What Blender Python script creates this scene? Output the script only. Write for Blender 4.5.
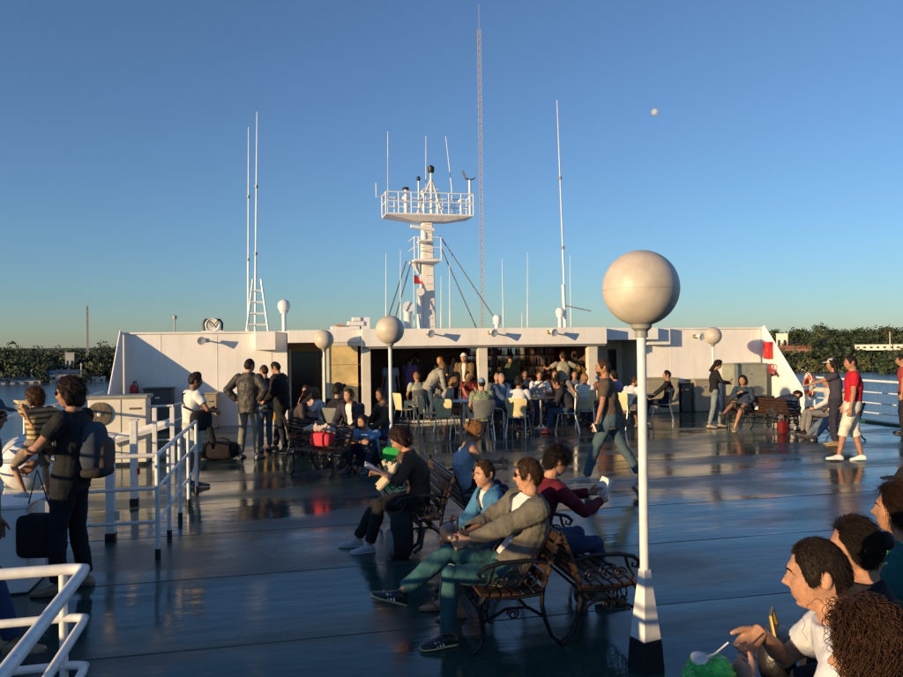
import bpy, math, random
from math import sin, cos, pi, radians, sqrt, atan, tan, exp
from mathutils import Vector, Matrix, Euler, noise

for o in list(bpy.data.objects):
    bpy.data.objects.remove(o)
V = Vector
random.seed(7)
scene = bpy.context.scene
col = scene.collection

# ------------------------------------------------------------------ camera
YAW, PITCH, ROLL, CAMZ, FPX = 12.6, 0.34, -0.7, 2.05, 750.0
cam_rot = (Matrix.Rotation(radians(-YAW), 3, 'Z') @ Matrix.Rotation(radians(90 + PITCH), 3, 'X')
           @ Matrix.Rotation(radians(ROLL), 3, 'Z'))
cam_data = bpy.data.cameras.new('camera')
cam = bpy.data.objects.new('camera', cam_data)
col.objects.link(cam)
cam.matrix_world = Matrix.Translation((0, 0, CAMZ)) @ cam_rot.to_4x4()
cam_data.sensor_width = 36.0
cam_data.lens = 36.0 * FPX / 903.0
cam_data.clip_start = 0.05
cam_data.clip_end = 9000
scene.camera = cam

# ------------------------------------------------------------------ sky and sun
SUN_TRAVEL = V((1.9, 1.0, -0.285)).normalized()          # direction the light travels
SUN_EL = math.asin(-SUN_TRAVEL.z)
world = bpy.data.worlds.new('World')
scene.world = world
world.use_nodes = True
wn = world.node_tree
bg = wn.nodes['Background']
sky = wn.nodes.new('ShaderNodeTexSky')
sky.sky_type = 'NISHITA'
sky.sun_disc = False
sky.sun_elevation = SUN_EL
sky.sun_rotation = math.atan2(-SUN_TRAVEL.x, -SUN_TRAVEL.y)
sky.altitude = 0
sky.air_density = 1.0
sky.dust_density = 0.15
sky.ozone_density = 4.2
hsv = wn.nodes.new('ShaderNodeHueSaturation')
hsv.inputs['Saturation'].default_value = 0.88
wn.links.new(sky.outputs[0], hsv.inputs['Color'])
wb = wn.nodes.new('ShaderNodeMix')
wb.data_type = 'RGBA'
wb.blend_type = 'MULTIPLY'
wb.inputs[0].default_value = 1.0
wb.inputs[7].default_value = (0.895, 0.985, 1.085, 1)
wn.links.new(hsv.outputs[0], wb.inputs[6])
wn.links.new(wb.outputs[2], bg.inputs[0])
bg.inputs[1].default_value = 0.135
sun_data = bpy.data.lights.new('sun', 'SUN')
sun_data.energy = 5.0
sun_data.angle = radians(0.5)
sun_data.color = (1.0, 0.70, 0.37)
sun = bpy.data.objects.new('sun', sun_data)
col.objects.link(sun)
sun.rotation_euler = SUN_TRAVEL.to_track_quat('-Z', 'Y').to_euler()
sun.location = (-20, -12, 10)
scene.view_settings.view_transform = 'Standard'
scene.view_settings.look = 'None'
scene.view_settings.exposure = 0.3
scene.view_settings.gamma = 1.0
scene.view_settings.use_curve_mapping = False
scene.render.resolution_x = 1024
scene.render.resolution_y = 768

# ------------------------------------------------------------------ layout: where a spot of the deck lies
def ray(px, py):
    return cam_rot @ V(((px - 451.5) / FPX, (338.5 - py) / FPX, -1.0))
def G(px, py, z=0.0):
    d = ray(px, py); t = (z - CAMZ) / d.z
    return V((0, 0, CAMZ)) + d * t
def D(px, py, depth):
    return V((0, 0, CAMZ)) + ray(px, py) * depth
def WX(px, Y):
    return Y * tan(radians(YAW) + atan((px - 451.5) / FPX))

# ------------------------------------------------------------------ materials
MATS = {}
def mat(name, c, rough=0.6, metal=0.0, var=0.12, vscale=6.0, bump=0.0, bscale=60.0, spec=0.5, sss=0.0, coat=0.0):
    if name in MATS: return MATS[name]
    m = bpy.data.materials.new(name); m.use_nodes = True
    nt = m.node_tree; b = nt.nodes['Principled BSDF']
    b.inputs['Roughness'].default_value = rough
    b.inputs['Metallic'].default_value = metal
    b.inputs['Specular IOR Level'].default_value = spec
    if coat: b.inputs['Coat Weight'].default_value = coat
    if sss:
        b.inputs['Subsurface Weight'].default_value = sss
        b.inputs['Subsurface Radius'].default_value = (0.02, 0.008, 0.004)
        b.inputs['Subsurface Scale'].default_value = 0.4
    tc = nt.nodes.new('ShaderNodeTexCoord')
    nz = nt.nodes.new('ShaderNodeTexNoise')
    nz.inputs['Scale'].default_value = vscale; nz.inputs['Detail'].default_value = 6
    nz.inputs['Roughness'].default_value = 0.62
    nt.links.new(tc.outputs['Object'], nz.inputs['Vector'])
    r = nt.nodes.new('ShaderNodeValToRGB')
    lo = [max(0, x * (1 - var * 1.6)) for x in c]; hi = [min(1, x * (1 + var)) for x in c]
    r.color_ramp.elements[0].position = 0.3; r.color_ramp.elements[1].position = 0.7
    r.color_ramp.elements[0].color = (*lo, 1); r.color_ramp.elements[1].color = (*hi, 1)
    nt.links.new(nz.outputs['Fac'], r.inputs[0])
    nt.links.new(r.outputs[0], b.inputs['Base Color'])
    if bump:
        n2 = nt.nodes.new('ShaderNodeTexNoise'); n2.inputs['Scale'].default_value = bscale
        n2.inputs['Detail'].default_value = 4
        nt.links.new(tc.outputs['Object'], n2.inputs['Vector'])
        bp = nt.nodes.new('ShaderNodeBump'); bp.inputs['Strength'].default_value = bump
        bp.inputs['Distance'].default_value = 0.01
        nt.links.new(n2.outputs['Fac'], bp.inputs['Height'])
        nt.links.new(bp.outputs[0], b.inputs['Normal'])
    MATS[name] = m
    return m
def nodes_of(m): return m.node_tree, m.node_tree.nodes['Principled BSDF']
def cloth(c, name=None, rough=0.85, var=0.18):
    name = name or 'cloth_%02x%02x%02x' % tuple(int(min(1, max(0, x)) * 255) for x in c)
    return mat(name, c, rough, 0, var, 9.0, 0.35, 45.0, 0.25)
def leather(c, name): return mat(name, c, 0.38, 0, 0.2, 12, 0.3, 60, 0.5)
def skin(c, name): return mat(name, c, 0.55, 0, 0.22, 24, 0.22, 160, 0.35, 0.12)

def painted_steel(name, c, rough=0.42, streak=0.5, rust=0.0):
    m = mat(name, c, rough, 0, 0.05, 1.2, 0.04, 3.0)
    nt, b = nodes_of(m)
    tc = nt.nodes.new('ShaderNodeTexCoord'); mp = nt.nodes.new('ShaderNodeMapping')
    mp.inputs['Scale'].default_value = (5, 5, 0.5)
    nz = nt.nodes.new('ShaderNodeTexNoise'); nz.inputs['Scale'].default_value = 1.4; nz.inputs['Detail'].default_value = 7
    nt.links.new(tc.outputs['Object'], mp.inputs[0]); nt.links.new(mp.outputs[0], nz.inputs['Vector'])
    rr = nt.nodes.new('ShaderNodeValToRGB')
    rr.color_ramp.elements[0].position = 0.5; rr.color_ramp.elements[1].position = 0.78
    rr.color_ramp.elements[0].color = (0, 0, 0, 1); rr.color_ramp.elements[1].color = (streak, streak, streak, 1)
    nt.links.new(nz.outputs['Fac'], rr.inputs[0])
    old = b.inputs['Base Color'].links[0].from_socket
    mx = nt.nodes.new('ShaderNodeMix'); mx.data_type = 'RGBA'
    nt.links.new(rr.outputs[0], mx.inputs[0]); nt.links.new(old, mx.inputs[6])
    mx.inputs[7].default_value = (c[0] * 0.72, c[1] * 0.66, c[2] * 0.56, 1)
    nt.links.new(mx.outputs[2], b.inputs['Base Color'])
    return m

M_WHITE = painted_steel('white_ship_paint', (0.86, 0.85, 0.82), 0.42, 0.4)
M_RAIL = mat('white_rail_paint', (0.78, 0.78, 0.76), 0.35, 0, 0.10, 14, 0.1, 60)
def weather(m, rust, scale, lo, hi):
    nt, b = nodes_of(m); geo = nt.nodes.new('ShaderNodeNewGeometry'); nz = nt.nodes.new('ShaderNodeTexNoise')
    nz.inputs['Scale'].default_value = scale; nz.inputs['Detail'].default_value = 9; nz.inputs['Roughness'].default_value = 0.7
    nt.links.new(geo.outputs['Position'], nz.inputs['Vector'])
    mr = nt.nodes.new('ShaderNodeMapRange'); mr.inputs[1].default_value = lo; mr.inputs[2].default_value = hi; mr.inputs[4].default_value = 0.85
    nt.links.new(nz.outputs['Fac'], mr.inputs[0]); mx = nt.nodes.new('ShaderNodeMix'); mx.data_type = 'RGBA'
    old = b.inputs['Base Color'].links[0].from_socket
    nt.links.new(mr.outputs[0], mx.inputs[0]); nt.links.new(old, mx.inputs[6]); mx.inputs[7].default_value = (*rust, 1)
    nt.links.new(mx.outputs[2], b.inputs['Base Color'])
weather(M_RAIL, (0.22, 0.10, 0.04), 7.0, 0.66, 0.74)
weather(M_WHITE, (0.30, 0.16, 0.07), 2.6, 0.68, 0.80)
M_CREAM = mat('cream_paint', (0.70, 0.66, 0.55), 0.45, 0, 0.08, 3, 0.04, 20)
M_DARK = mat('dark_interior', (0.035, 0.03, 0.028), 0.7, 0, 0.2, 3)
M_IRON = mat('black_cast_iron', (0.012, 0.012, 0.013), 0.4, 0.3, 0.3, 20, 0.2, 90)
M_WOOD = mat('varnished_slat_wood', (0.055, 0.026, 0.012), 0.4, 0, 0.35, 10, 0.15, 40)
M_CHROME = mat('brushed_steel', (0.62, 0.62, 0.60), 0.25, 1.0, 0.05, 20)
M_BLACK = mat('black_plastic', (0.015, 0.015, 0.017), 0.45, 0, 0.2, 20)
M_RED = mat('red_enamel', (0.55, 0.02, 0.02), 0.35, 0, 0.1, 8)
M_GREY = mat('grey_locker_paint', (0.27, 0.28, 0.26), 0.5, 0, 0.12, 4, 0.06, 12)

# ------------------------------------------------------------------ mesh helpers
BAKE = []
class MB:
    def __init__(s): s.v = []; s.f = []
    def add(s, vs, fs):
        o = len(s.v); s.v += [tuple(p) for p in vs]; s.f += [tuple(i + o for i in f) for f in fs]; return s
    def box(s, c, d, R=None):
        c = V(c); h = [x / 2 for x in d]; vs = []
        for z in (-1, 1):
            for y in (-1, 1):
                for x in (-1, 1):
                    p = V((x * h[0], y * h[1], z * h[2]))
                    if R is not None: p = R @ p
                    vs.append(c + p)
        return s.add(vs, [(0, 2, 3, 1), (4, 5, 7, 6), (0, 1, 5, 4), (2, 6, 7, 3), (0, 4, 6, 2), (1, 3, 7, 5)])
    def ext(s, x0, x1, y0, y1, z0, z1):
        return s.box(((x0 + x1) / 2, (y0 + y1) / 2, (z0 + z1) / 2), (x1 - x0, y1 - y0, z1 - z0))
    def rings(s, rs, cap=True, closed=False):
        n = len(rs[0]); vs = [p for r in rs for p in r]; fs = []
        m = len(rs)
        for i in range(m - 1 + (1 if closed else 0)):
            a = i * n; b = ((i + 1) % m) * n
            for j in range(n):
                k = (j + 1) % n
                fs.append((a + j, a + k, b + k, b + j))
        if cap and not closed:
            fs.append(tuple(range(n - 1, -1, -1))); fs.append(tuple(range((m - 1) * n, m * n)))
        return s.add(vs, fs)
    def tube(s, pts, rad, n=8, cap=True, closed=False, flat=1.0, up=None):
        pts = [V(p) for p in pts]
        if not hasattr(rad, '__len__'): rad = [rad] * len(pts)
        m = len(pts); tang = []
        for i in range(m):
            if closed: t = pts[(i + 1) % m] - pts[i - 1]
            else: t = pts[min(i + 1, m - 1)] - pts[max(i - 1, 0)]
            tang.append(t.normalized() if t.length > 1e-9 else V((0, 0, 1)))
        u = V(up) if up is not None else (V((0, 0, 1)) if abs(tang[0].z) < 0.9 else V((0, 1, 0)))
        rs = []
        for i in range(m):
            t = tang[i]; u = u - t * u.dot(t)
            if u.length < 1e-6: u = t.orthogonal()
            u.normalize(); w = t.cross(u); r = rad[i]
            rs.append([pts[i] + u * (r * cos(2 * pi * j / n)) + w * (r * flat * sin(2 * pi * j / n)) for j in range(n)])
        return s.rings(rs, cap, closed)
    def ell(s, c, r, R=None, nu=14, nv=10):
        c = V(c); rs = []
        for i in range(1, nv):
            a = pi * i / nv; ring = []
            for j in range(nu):
                b = 2 * pi * j / nu
                p = V((r[0] * sin(a) * cos(b), r[1] * sin(a) * sin(b), -r[2] * cos(a)))
                if R is not None: p = R @ p
                ring.append(c + p)
            rs.append(ring)
        n = nu; vs = [p for q in rs for p in q]
        e = V((0, 0, r[2])); e = R @ e if R is not None else e
        bot = len(vs); vs += [c - e, c + e]; fs = []
        for i in range(nv - 2):
            for j in range(n):
                k = (j + 1) % n; fs.append((i * n + j, i * n + k, (i + 1) * n + k, (i + 1) * n + j))
        for j in range(n):
            k = (j + 1) % n; fs.append((bot, k, j)); fs.append((bot + 1, (nv - 2) * n + j, (nv - 2) * n + k))
        return s.add(vs, fs)
    def lathe(s, prof, c=(0, 0, 0), n=20, R=None):
        c = V(c); rs = []
        for r, z in prof:
            ring = []
            for j in range(n):
                p = V((r * cos(2 * pi * j / n), r * sin(2 * pi * j / n), z))
                if R is not None: p = R @ p
                ring.append(c + p)
            rs.append(ring)
        return s.rings(rs)
    def prism(s, poly, axis, a, b):
        # poly: 2-D outline, extruded along axis from a to b
        def P(q, t):
            return {'x': (t, q[0], q[1]), 'y': (q[0], t, q[1]), 'z': (q[0], q[1], t)}[axis]
        return s.rings([[P(q, a) for q in poly], [P(q, b) for q in poly]])
    def build(s, name, m, parent=None, smooth=True, bevel=0.0, sharp=40, loc=None):
        me = bpy.data.meshes.new(name); me.from_pydata(s.v, [], s.f); me.update()
        fix_normals(me)
        if smooth:
            me.polygons.foreach_set('use_smooth', [True] * len(me.polygons))
            me.set_sharp_from_angle(angle=radians(sharp))
        me.materials.append(m)
        o = bpy.data.objects.new(name, me); col.objects.link(o)
        if parent: o.parent = parent
        if loc is not None: o.location = loc
        if bevel:
            md = o.modifiers.new('b', 'BEVEL'); md.width = bevel; md.segments = 2; md.limit_method = 'ANGLE'
            BAKE.append((o, None))
        return o
import bmesh
def fix_normals(me):
    bm = bmesh.new(); bm.from_mesh(me); bmesh.ops.recalc_face_normals(bm, faces=bm.faces); bm.to_mesh(me); bm.free()
def tag(o, label, cat, group=None, kind=None):
    if label: o['label'] = label
    if cat: o['category'] = cat
    if group: o['group'] = group
    if kind: o['kind'] = kind
    return o
def empty(name, loc=(0, 0, 0), rz=0.0):
    o = bpy.data.objects.new(name, None); col.objects.link(o); o.location = loc
    o.rotation_euler = (0, 0, rz); o.empty_display_size = 0.1
    return o
def thing(name, label, cat, loc=(0, 0, 0), rz=0.0, group=None):
    return tag(empty(name, loc, rz), label, cat, group)
def struct(o): o['kind'] = 'structure'; return o
def kids(o): return [c for c in bpy.data.objects if c.parent == o]
def copy_tree(o, parent=None):
    c = o.copy(); col.objects.link(c); c.parent = parent
    for ch in kids(o): copy_tree(ch, c)
    return c
# ================================================================== the setting
YW, XL, XR, HW = 19.93, -3.92, 14.0, 2.36

# ---- deck: steel plates, painted dark green, wet
def deck_material():
    m = bpy.data.materials.new('wet_green_deck_paint'); m.use_nodes = True
    nt = m.node_tree; b = nt.nodes['Principled BSDF']; N = nt.nodes.new; L = nt.links.new
    tc = N('ShaderNodeTexCoord'); geo = N('ShaderNodeNewGeometry')
    n1 = N('ShaderNodeTexNoise'); n1.inputs['Scale'].default_value = 0.9; n1.inputs['Detail'].default_value = 9
    n1.inputs['Roughness'].default_value = 0.65
    L(geo.outputs['Position'], n1.inputs['Vector'])
    r1 = N('ShaderNodeValToRGB'); e = r1.color_ramp.elements
    e[0].position = 0.32; e[0].color = (0.010, 0.034, 0.032, 1); e[1].position = 0.7; e[1].color = (0.034, 0.074, 0.064, 1)
    L(n1.outputs['Fac'], r1.inputs[0])
    n2 = N('ShaderNodeTexNoise'); n2.inputs['Scale'].default_value = 7; n2.inputs['Detail'].default_value = 8
    L(geo.outputs['Position'], n2.inputs['Vector'])
    r2 = N('ShaderNodeValToRGB'); e = r2.color_ramp.elements
    e[0].position = 0.62; e[0].color = (0, 0, 0, 1); e[1].position = 0.74; e[1].color = (0.7, 0.7, 0.7, 1)
    L(n2.outputs['Fac'], r2.inputs[0])
    mx = N('ShaderNodeMix'); mx.data_type = 'RGBA'
    L(r2.outputs[0], mx.inputs[0]); L(r1.outputs[0], mx.inputs[6]); mx.inputs[7].default_value = (0.085, 0.075, 0.055, 1)
    L(mx.outputs[2], b.inputs['Base Color'])
    # wetness: patches of standing film and of thinner film
    n3 = N('ShaderNodeTexNoise'); n3.inputs['Scale'].default_value = 0.55; n3.inputs['Detail'].default_value = 6
    mp = N('ShaderNodeMapping'); mp.inputs['Scale'].default_value = (0.6, 1.6, 1)
    L(geo.outputs['Position'], mp.inputs[0]); L(mp.outputs[0], n3.inputs['Vector'])
    r3 = N('ShaderNodeMapRange'); r3.inputs[1].default_value = 0.42; r3.inputs[2].default_value = 0.60
    r3.inputs[3].default_value = 0.07; r3.inputs[4].default_value = 0.36
    L(n3.outputs['Fac'], r3.inputs[0]); L(r3.outputs[0], b.inputs['Roughness'])
    n4 = N('ShaderNodeTexNoise'); n4.inputs['Scale'].default_value = 2.6; n4.inputs['Detail'].default_value = 5
    mp2 = N('ShaderNodeMapping'); mp2.inputs['Scale'].default_value = (0.7, 2.2, 1)
    L(geo.outputs['Position'], mp2.inputs[0]); L(mp2.outputs[0], n4.inputs['Vector'])
    bp = N('ShaderNodeBump'); bp.inputs['Strength'].default_value = 0.38; bp.inputs['Distance'].default_value = 0.012
    L(n4.outputs['Fac'], bp.inputs['Height'])
    n5 = N('ShaderNodeTexNoise'); n5.inputs['Scale'].default_value = 55; n5.inputs['Detail'].default_value = 3
    L(geo.outputs['Position'], n5.inputs['Vector'])
    bp2 = N('ShaderNodeBump'); bp2.inputs['Strength'].default_value = 0.12; bp2.inputs['Distance'].default_value = 0.004
    L(n5.outputs['Fac'], bp2.inputs['Height']); L(bp.outputs[0], bp2.inputs['Normal'])
    L(bp2.outputs[0], b.inputs['Normal'])
    b.inputs['Specular IOR Level'].default_value = 0.5
    return m
M_DECK = deck_material()
deck = struct(MB().ext(XL - 0.05, XR + 0.05, -6, YW + 9, -0.20, -0.035).build('deck', mat('deck_seam', (0.012, 0.016, 0.015), 0.6), smooth=False))
xs = [XL, 1.55, 7.6, XR]
ys = [-6 + 1.62 * i for i in range(17)] + [YW + 0.9]
rp = random.Random(3)
for j in range(len(ys) - 1):
    for i in range(3):
        sh = 0.0 if j % 2 else 0.0
        x0, x1, y0, y1 = xs[i] + 0.001, xs[i + 1] - 0.001, ys[j] + 0.001, ys[j + 1] - 0.001
        nx, ny = 26, 9; vs = []; fs = []
        tz = rp.uniform(-0.002, 0.002); sx = rp.uniform(-0.0008, 0.0008); sy = rp.uniform(-0.002, 0.002)
        for b_ in range(ny + 1):
            for a_ in range(nx + 1):
                fx, fy = a_ / nx, b_ / ny
                x = x0 + (x1 - x0) * fx; y = y0 + (y1 - y0) * fy
                edge = min(1, min(fx * nx, (1 - fx) * nx, fy * ny, (1 - fy) * ny))
                z = (tz + sx * (x - x0) + sy * (y - y0)) * min(1, edge) + 0.010 * edge * noise.noise(V((x * 0.75, y * 0.9, 3.1))) \
                    - 0.004 * sin(pi * fy) * (0.6 + 0.4 * sin(x * 1.7 + j))
                if edge == 0: z = -0.001
                vs.append((x, y, z))
        w = nx + 1
        for b_ in range(ny):
            for a_ in range(nx):
                k = b_ * w + a_; fs.append((k, k + 1, k + w + 1, k + w))
        MB().add(vs, fs).build('deck_plate', M_DECK, deck, sharp=60)

M_BEAD = mat('worn_weld_bead', (0.07, 0.075, 0.058), 0.5, 0, 0.5, 3.0, 0.3, 40)
for j in range(1, len(ys) - 1):
    pts = [(XL + 0.02 + (XR - XL - 0.04) * k / 30, ys[j] + 0.004 * noise.noise(V((k * 0.9, j, 0))), -0.001 + 0.003 * noise.noise(V((k * 0.7, j, 5)))) for k in range(31)]
    MB().tube(pts, [0.006 + 0.004 * noise.noise(V((k, j, 9))) for k in range(31)], 6, flat=0.55, up=(0, 1, 0)).build('weld_bead', M_BEAD, deck)
# ---- hull sides below the deck
hull = thing('ship_hull', 'white steel hull side of the ferry below the open deck', 'hull')
MB().prism([(XL - 0.06, -6.2), (XR + 0.06, -6.2), (XR + 0.06, 34), (5, 60), (XL - 0.06, 34)], 'z', -13.9, -0.21).build('side_plating', M_WHITE, hull, smooth=False)

# ---- deckhouse
dh = thing('deckhouse', 'long white deckhouse with open bar front and sloping side wings', 'deckhouse', (0, YW, 0))
def dpart(mb, name, m, bevel=0.0, smooth=False, parent=None):
    o = mb.build(name, m, parent or dh, smooth=smooth, bevel=bevel)
    if parent is None: o.location = (0, -YW, 0)
    return o
YF = 18.95                                           # front of the projecting roof fascia
xa, xb = WX(287, YW), WX(640, YW)                     # ends of the solid walls
dpart(MB().ext(XL, xa, YW, YW + 0.14, 0, HW), 'wall', M_WHITE)
dpart(MB().ext(xb, XR, YW, YW + 0.14, 0, HW), 'wall', M_WHITE)
for x in [XL + 0.9 + i * 1.35 for i in range(3)]: dpart(MB().ext(x, x + 0.012, YW - 0.006, YW, 0.02, HW - 0.03), 'weld_seam', M_WHITE)
for x in [xb + 0.95 + i * 1.35 for i in range(3)]: dpart(MB().ext(x, x + 0.012, YW - 0.006, YW, 0.02, HW - 0.03), 'weld_seam', M_WHITE)
# coping along the wall tops
dpart(MB().ext(XL - 0.03, xa + 0.2, YW - 0.05, YW + 0.2, HW, HW + 0.05), 'coping', M_WHITE, 0.01)
dpart(MB().ext(xb - 0.2, XR + 0.03, YW - 0.05, YW + 0.2, HW, HW + 0.05), 'coping', M_WHITE, 0.01)
# wings: sloping plates running aft from the ends of the wall
for (x, t0, LW) in ((XL, -0.05, 1.95), (XR, -0.03, 2.05)):
    dpart(MB().prism([(YW - 0.052, 0), (YW - 0.052, HW + 0.05), (YW - LW, 0.28), (YW - LW - 0.1, 0)], 'x', x + t0, x + t0 + 0.08), 'side_wing', M_WHITE)
    e0, e1 = V((x + t0 + 0.04, YW - 0.06, HW + 0.06)), V((x + t0 + 0.04, YW - LW - 0.02, 0.27))
    dpart(MB().tube([e0, e1], 0.07, 10, flat=0.45), 'wing_edge', M_WHITE, smooth=True)
# fascia blocks
x1, x2, x3 = WX(288, YF), WX(362, YF), WX(607, YF)
dpart(MB().ext(x1, x2 - 0.005, YF + 0.30, YW + 0.3, 2.10, 2.42), 'fascia', M_WHITE, 0.012)
dpart(MB().ext(x2, x3, YF, YW + 0.3, 1.98, 2.43), 'fascia', M_WHITE, 0.012)
dpart(MB().ext(x3 + 0.005, xb + 0.3, YF + 0.45, YW + 0.32, 2.08, 2.42), 'fascia', M_WHITE, 0.012)
dpart(MB().ext(x2 + 0.02, x3 - 0.02, YF + 0.05, YF + 0.10, 1.925, 1.978), 'header_rail', mat('grey_track', (0.3, 0.29, 0.27), 0.4, 0.4))
# box ends hanging on the wall
dpart(MB().ext(WX(255, YW - 0.28), WX(275.5, YW - 0.28), YW - 0.28, YW - 0.003, 1.93, HW + 0.045), 'wall_box', M_WHITE, 0.01)
dpart(MB().ext(WX(648, YW - 0.28), WX(670.5, YW - 0.28), YW - 0.28, YW - 0.003, 1.93, HW + 0.045), 'wall_box', M_WHITE, 0.01)
# roof slab
dpart(MB().ext(XL + 0.1, XR - 0.1, YW + 0.33, YW + 8.5, 2.22, 2.34), 'roof', M_WHITE)
# columns of the bar front
YC = YF + 0.12
colx = []
for (p0, p1) in ((361.5, 370.5), (478, 487.5), (588, 597.5)):
    a, b = WX(p0, YC), WX(p1, YC); colx.append((a, b))
    dpart(MB().ext(a, b, YC, YC + 0.2, 0, 1.977), 'column', M_CREAM, 0.012)
cb = colx[2][1]
dpart(MB().prism([(YC + 0.02, 1.975), (YC + 0.18, 1.975), (YC + 0.18, 1.62), (YC + 0.14, 1.62)], 'x', cb + 0.002, cb + 0.05), 'bracket', M_WHITE)
# left alcove: dark doorway, narrow post, yellow panel
ya = YW + 0.55
dpart(MB().ext(xa + 0.002, x2, ya, ya + 0.1, 0, 2.2), 'alcove_wall', mat('brown_board', (0.34, 0.22, 0.10), 0.6, 0, 0.15))
da, db = WX(291, YW + 0.5), WX(321.5, YW + 0.5)
dpart(MB().ext(da, db, ya - 0.05, ya - 0.003, 0.02, 1.86), 'door', mat('dark_glass_door', (0.012, 0.013, 0.015), 0.15), 0.01)
dpart(MB().ext(da - 0.06, da - 0.003, ya - 0.07, ya - 0.003, 0, 1.93), 'door_frame', M_CREAM)
dpart(MB().ext(db + 0.003, db + 0.06, ya - 0.07, ya - 0.003, 0, 1.93), 'door_frame', M_CREAM)
pw = mat('yellow_plywood', (0.70, 0.53, 0.24), 0.5, 0, 0.2, 2.2, 0.08, 12)
YP = YF + 0.34
pa, pb = WX(329, YP), WX(361.5, YP)
dpart(MB().ext(pa, pb, YP, YP + 0.04, 0.02, 2.0), 'board_panel', pw, 0.006)
dpart(MB().ext(pa - 0.07, pa - 0.003, YP - 0.03, YP + 0.07, 0.0, 2.09), 'panel_frame', M_CREAM)
dpart(MB().ext(pa, pb, YP - 0.03, YP + 0.07, 2.003, 2.095), 'panel_frame', M_CREAM)
for k in range(1, 4):
    z = 0.02 + k * 0.5
    dpart(MB().ext(pa, pb, YP - 0.006, YP - 0.0005, z, z + 0.012), 'panel_joint', mat('joint_brown', (0.25, 0.15, 0.05), 0.6))
# right alcove
dpart(MB().ext(cb + 0.1, xb - 0.002, YW + 1.2, YW + 1.3, 0, 2.2), 'alcove_wall', M_CREAM)
dpart(MB().ext(xb, xb + 0.08, YW + 0.145, YW + 1.3, 0, 2.2), 'alcove_wall', M_CREAM)
ra, rb = WX(609, YW + 1.1), WX(617, YW + 1.1)
dpart(MB().ext(ra, rb, YW + 1.15, YW + 1.195, 0.02, 1.8), 'door', mat('dark_glass_door', (0.012, 0.013, 0.015), 0.15), 0.01)
# bar room
bx0, bx1, yb0, yb1 = colx[0][0] + 0.02, colx[2][1] - 0.02, YC + 0.22, YC + 3.0
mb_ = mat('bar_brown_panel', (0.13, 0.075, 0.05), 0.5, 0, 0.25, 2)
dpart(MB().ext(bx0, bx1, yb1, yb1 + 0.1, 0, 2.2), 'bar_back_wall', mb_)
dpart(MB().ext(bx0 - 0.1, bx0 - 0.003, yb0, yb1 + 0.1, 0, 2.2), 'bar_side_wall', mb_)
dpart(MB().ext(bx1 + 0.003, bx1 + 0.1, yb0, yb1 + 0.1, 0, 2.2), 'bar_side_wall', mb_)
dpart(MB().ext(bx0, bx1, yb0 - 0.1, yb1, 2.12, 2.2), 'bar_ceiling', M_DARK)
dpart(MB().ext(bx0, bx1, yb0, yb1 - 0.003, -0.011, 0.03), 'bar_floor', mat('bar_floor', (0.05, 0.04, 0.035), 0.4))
dpart(MB().ext(WX(340, YC), colx[1][0], YC - 0.02, YC + 0.10, 0.0, 0.06), 'threshold', M_CREAM, 0.01)
cxm = (colx[1][0] + colx[1][1]) / 2
bar = thing('bar_counter', 'dark wooden bar counter inside the open bar room', 'counter', ((cxm + bx1) / 2, yb1 - 0.85, 0.031))
wbar = (bx1 - cxm) * 0.86
MB().box((0, 0, 0.5), (wbar, 0.5, 1.0)).build('front', mb_, bar, False, 0.01)
MB().box((0, -0.05, 1.03), (wbar + 0.1, 0.66, 0.055)).build('top', mat('bar_top', (0.11, 0.05, 0.025), 0.25), bar, False, 0.01)
sh = thing('bottle_shelf', 'back bar shelving with mirror and three shelves of bottles', 'shelf', ((cxm + bx1) / 2, yb1 - 0.16, 0.031))
MB().box((0, 0.13, 1.35), (wbar, 0.02, 1.0)).build('mirror', mat('bar_mirror', (0.55, 0.55, 0.52), 0.10, 1.0), sh, False)
for z in (0.93, 1.28, 1.62): MB().box((0, 0, z), (wbar, 0.25, 0.03)).build('shelf_board', mb_, sh, False)
for x in (-wbar / 2, -0.45, wbar / 2): MB().box((x, 0, 1.0), (0.05, 0.27, 2.0)).build('upright', mat('red_upright', (0.25, 0.025, 0.025), 0.5), sh, False)
bott = [((0.02, 0.05, 0.02), 'dark green'), ((0.45, 0.16, 0.02), 'amber'), ((0.5, 0.5, 0.46), 'clear'), ((0.30, 0.03, 0.02), 'red'), ((0.55, 0.40, 0.05), 'yellow')]
rb_ = random.Random(5)
for lv, z in enumerate((0.946, 1.296, 1.636)):
    for k in range(9):
        c, nm = bott[(k * 2 + lv * 3 + rb_.randrange(2)) % 5]
        hs = rb_.uniform(0.85, 1.1)
        if lv == 2: hs *= 0.95
        x = (cxm + bx1) / 2 - wbar / 2 + 0.15 + k * (wbar - 0.3) / 8 + rb_.uniform(-0.04, 0.04)
        if abs(x - (cxm + bx1) / 2 + 0.45) < 0.07 : x += 0.12
        o = MB().lathe([(0.0, 0), (0.036, 0.0), (0.038, 0.02), (0.038, 0.16 * hs), (0.03, 0.19 * hs), (0.014, 0.225 * hs), (0.013, 0.27 * hs), (0.016, 0.275 * hs), (0.0, 0.29 * hs)], n=10).build('bottle', mat('bottle_' + nm.replace(' ', '_'), c, 0.12, 0, 0.1), loc=(x, yb1 - 0.17, z + 0.031))
        tag(o, '%s glass bottle on the %s shelf of the back bar' % (nm, ('lowest', 'middle', 'top')[lv]), 'bottle', '%s bottles on the %s bar shelf' % (nm, ('lowest', 'middle', 'top')[lv]))

M_BULW = painted_steel('bulwark_dark_green', (0.05, 0.075, 0.06), 0.5, 0.5)
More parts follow.
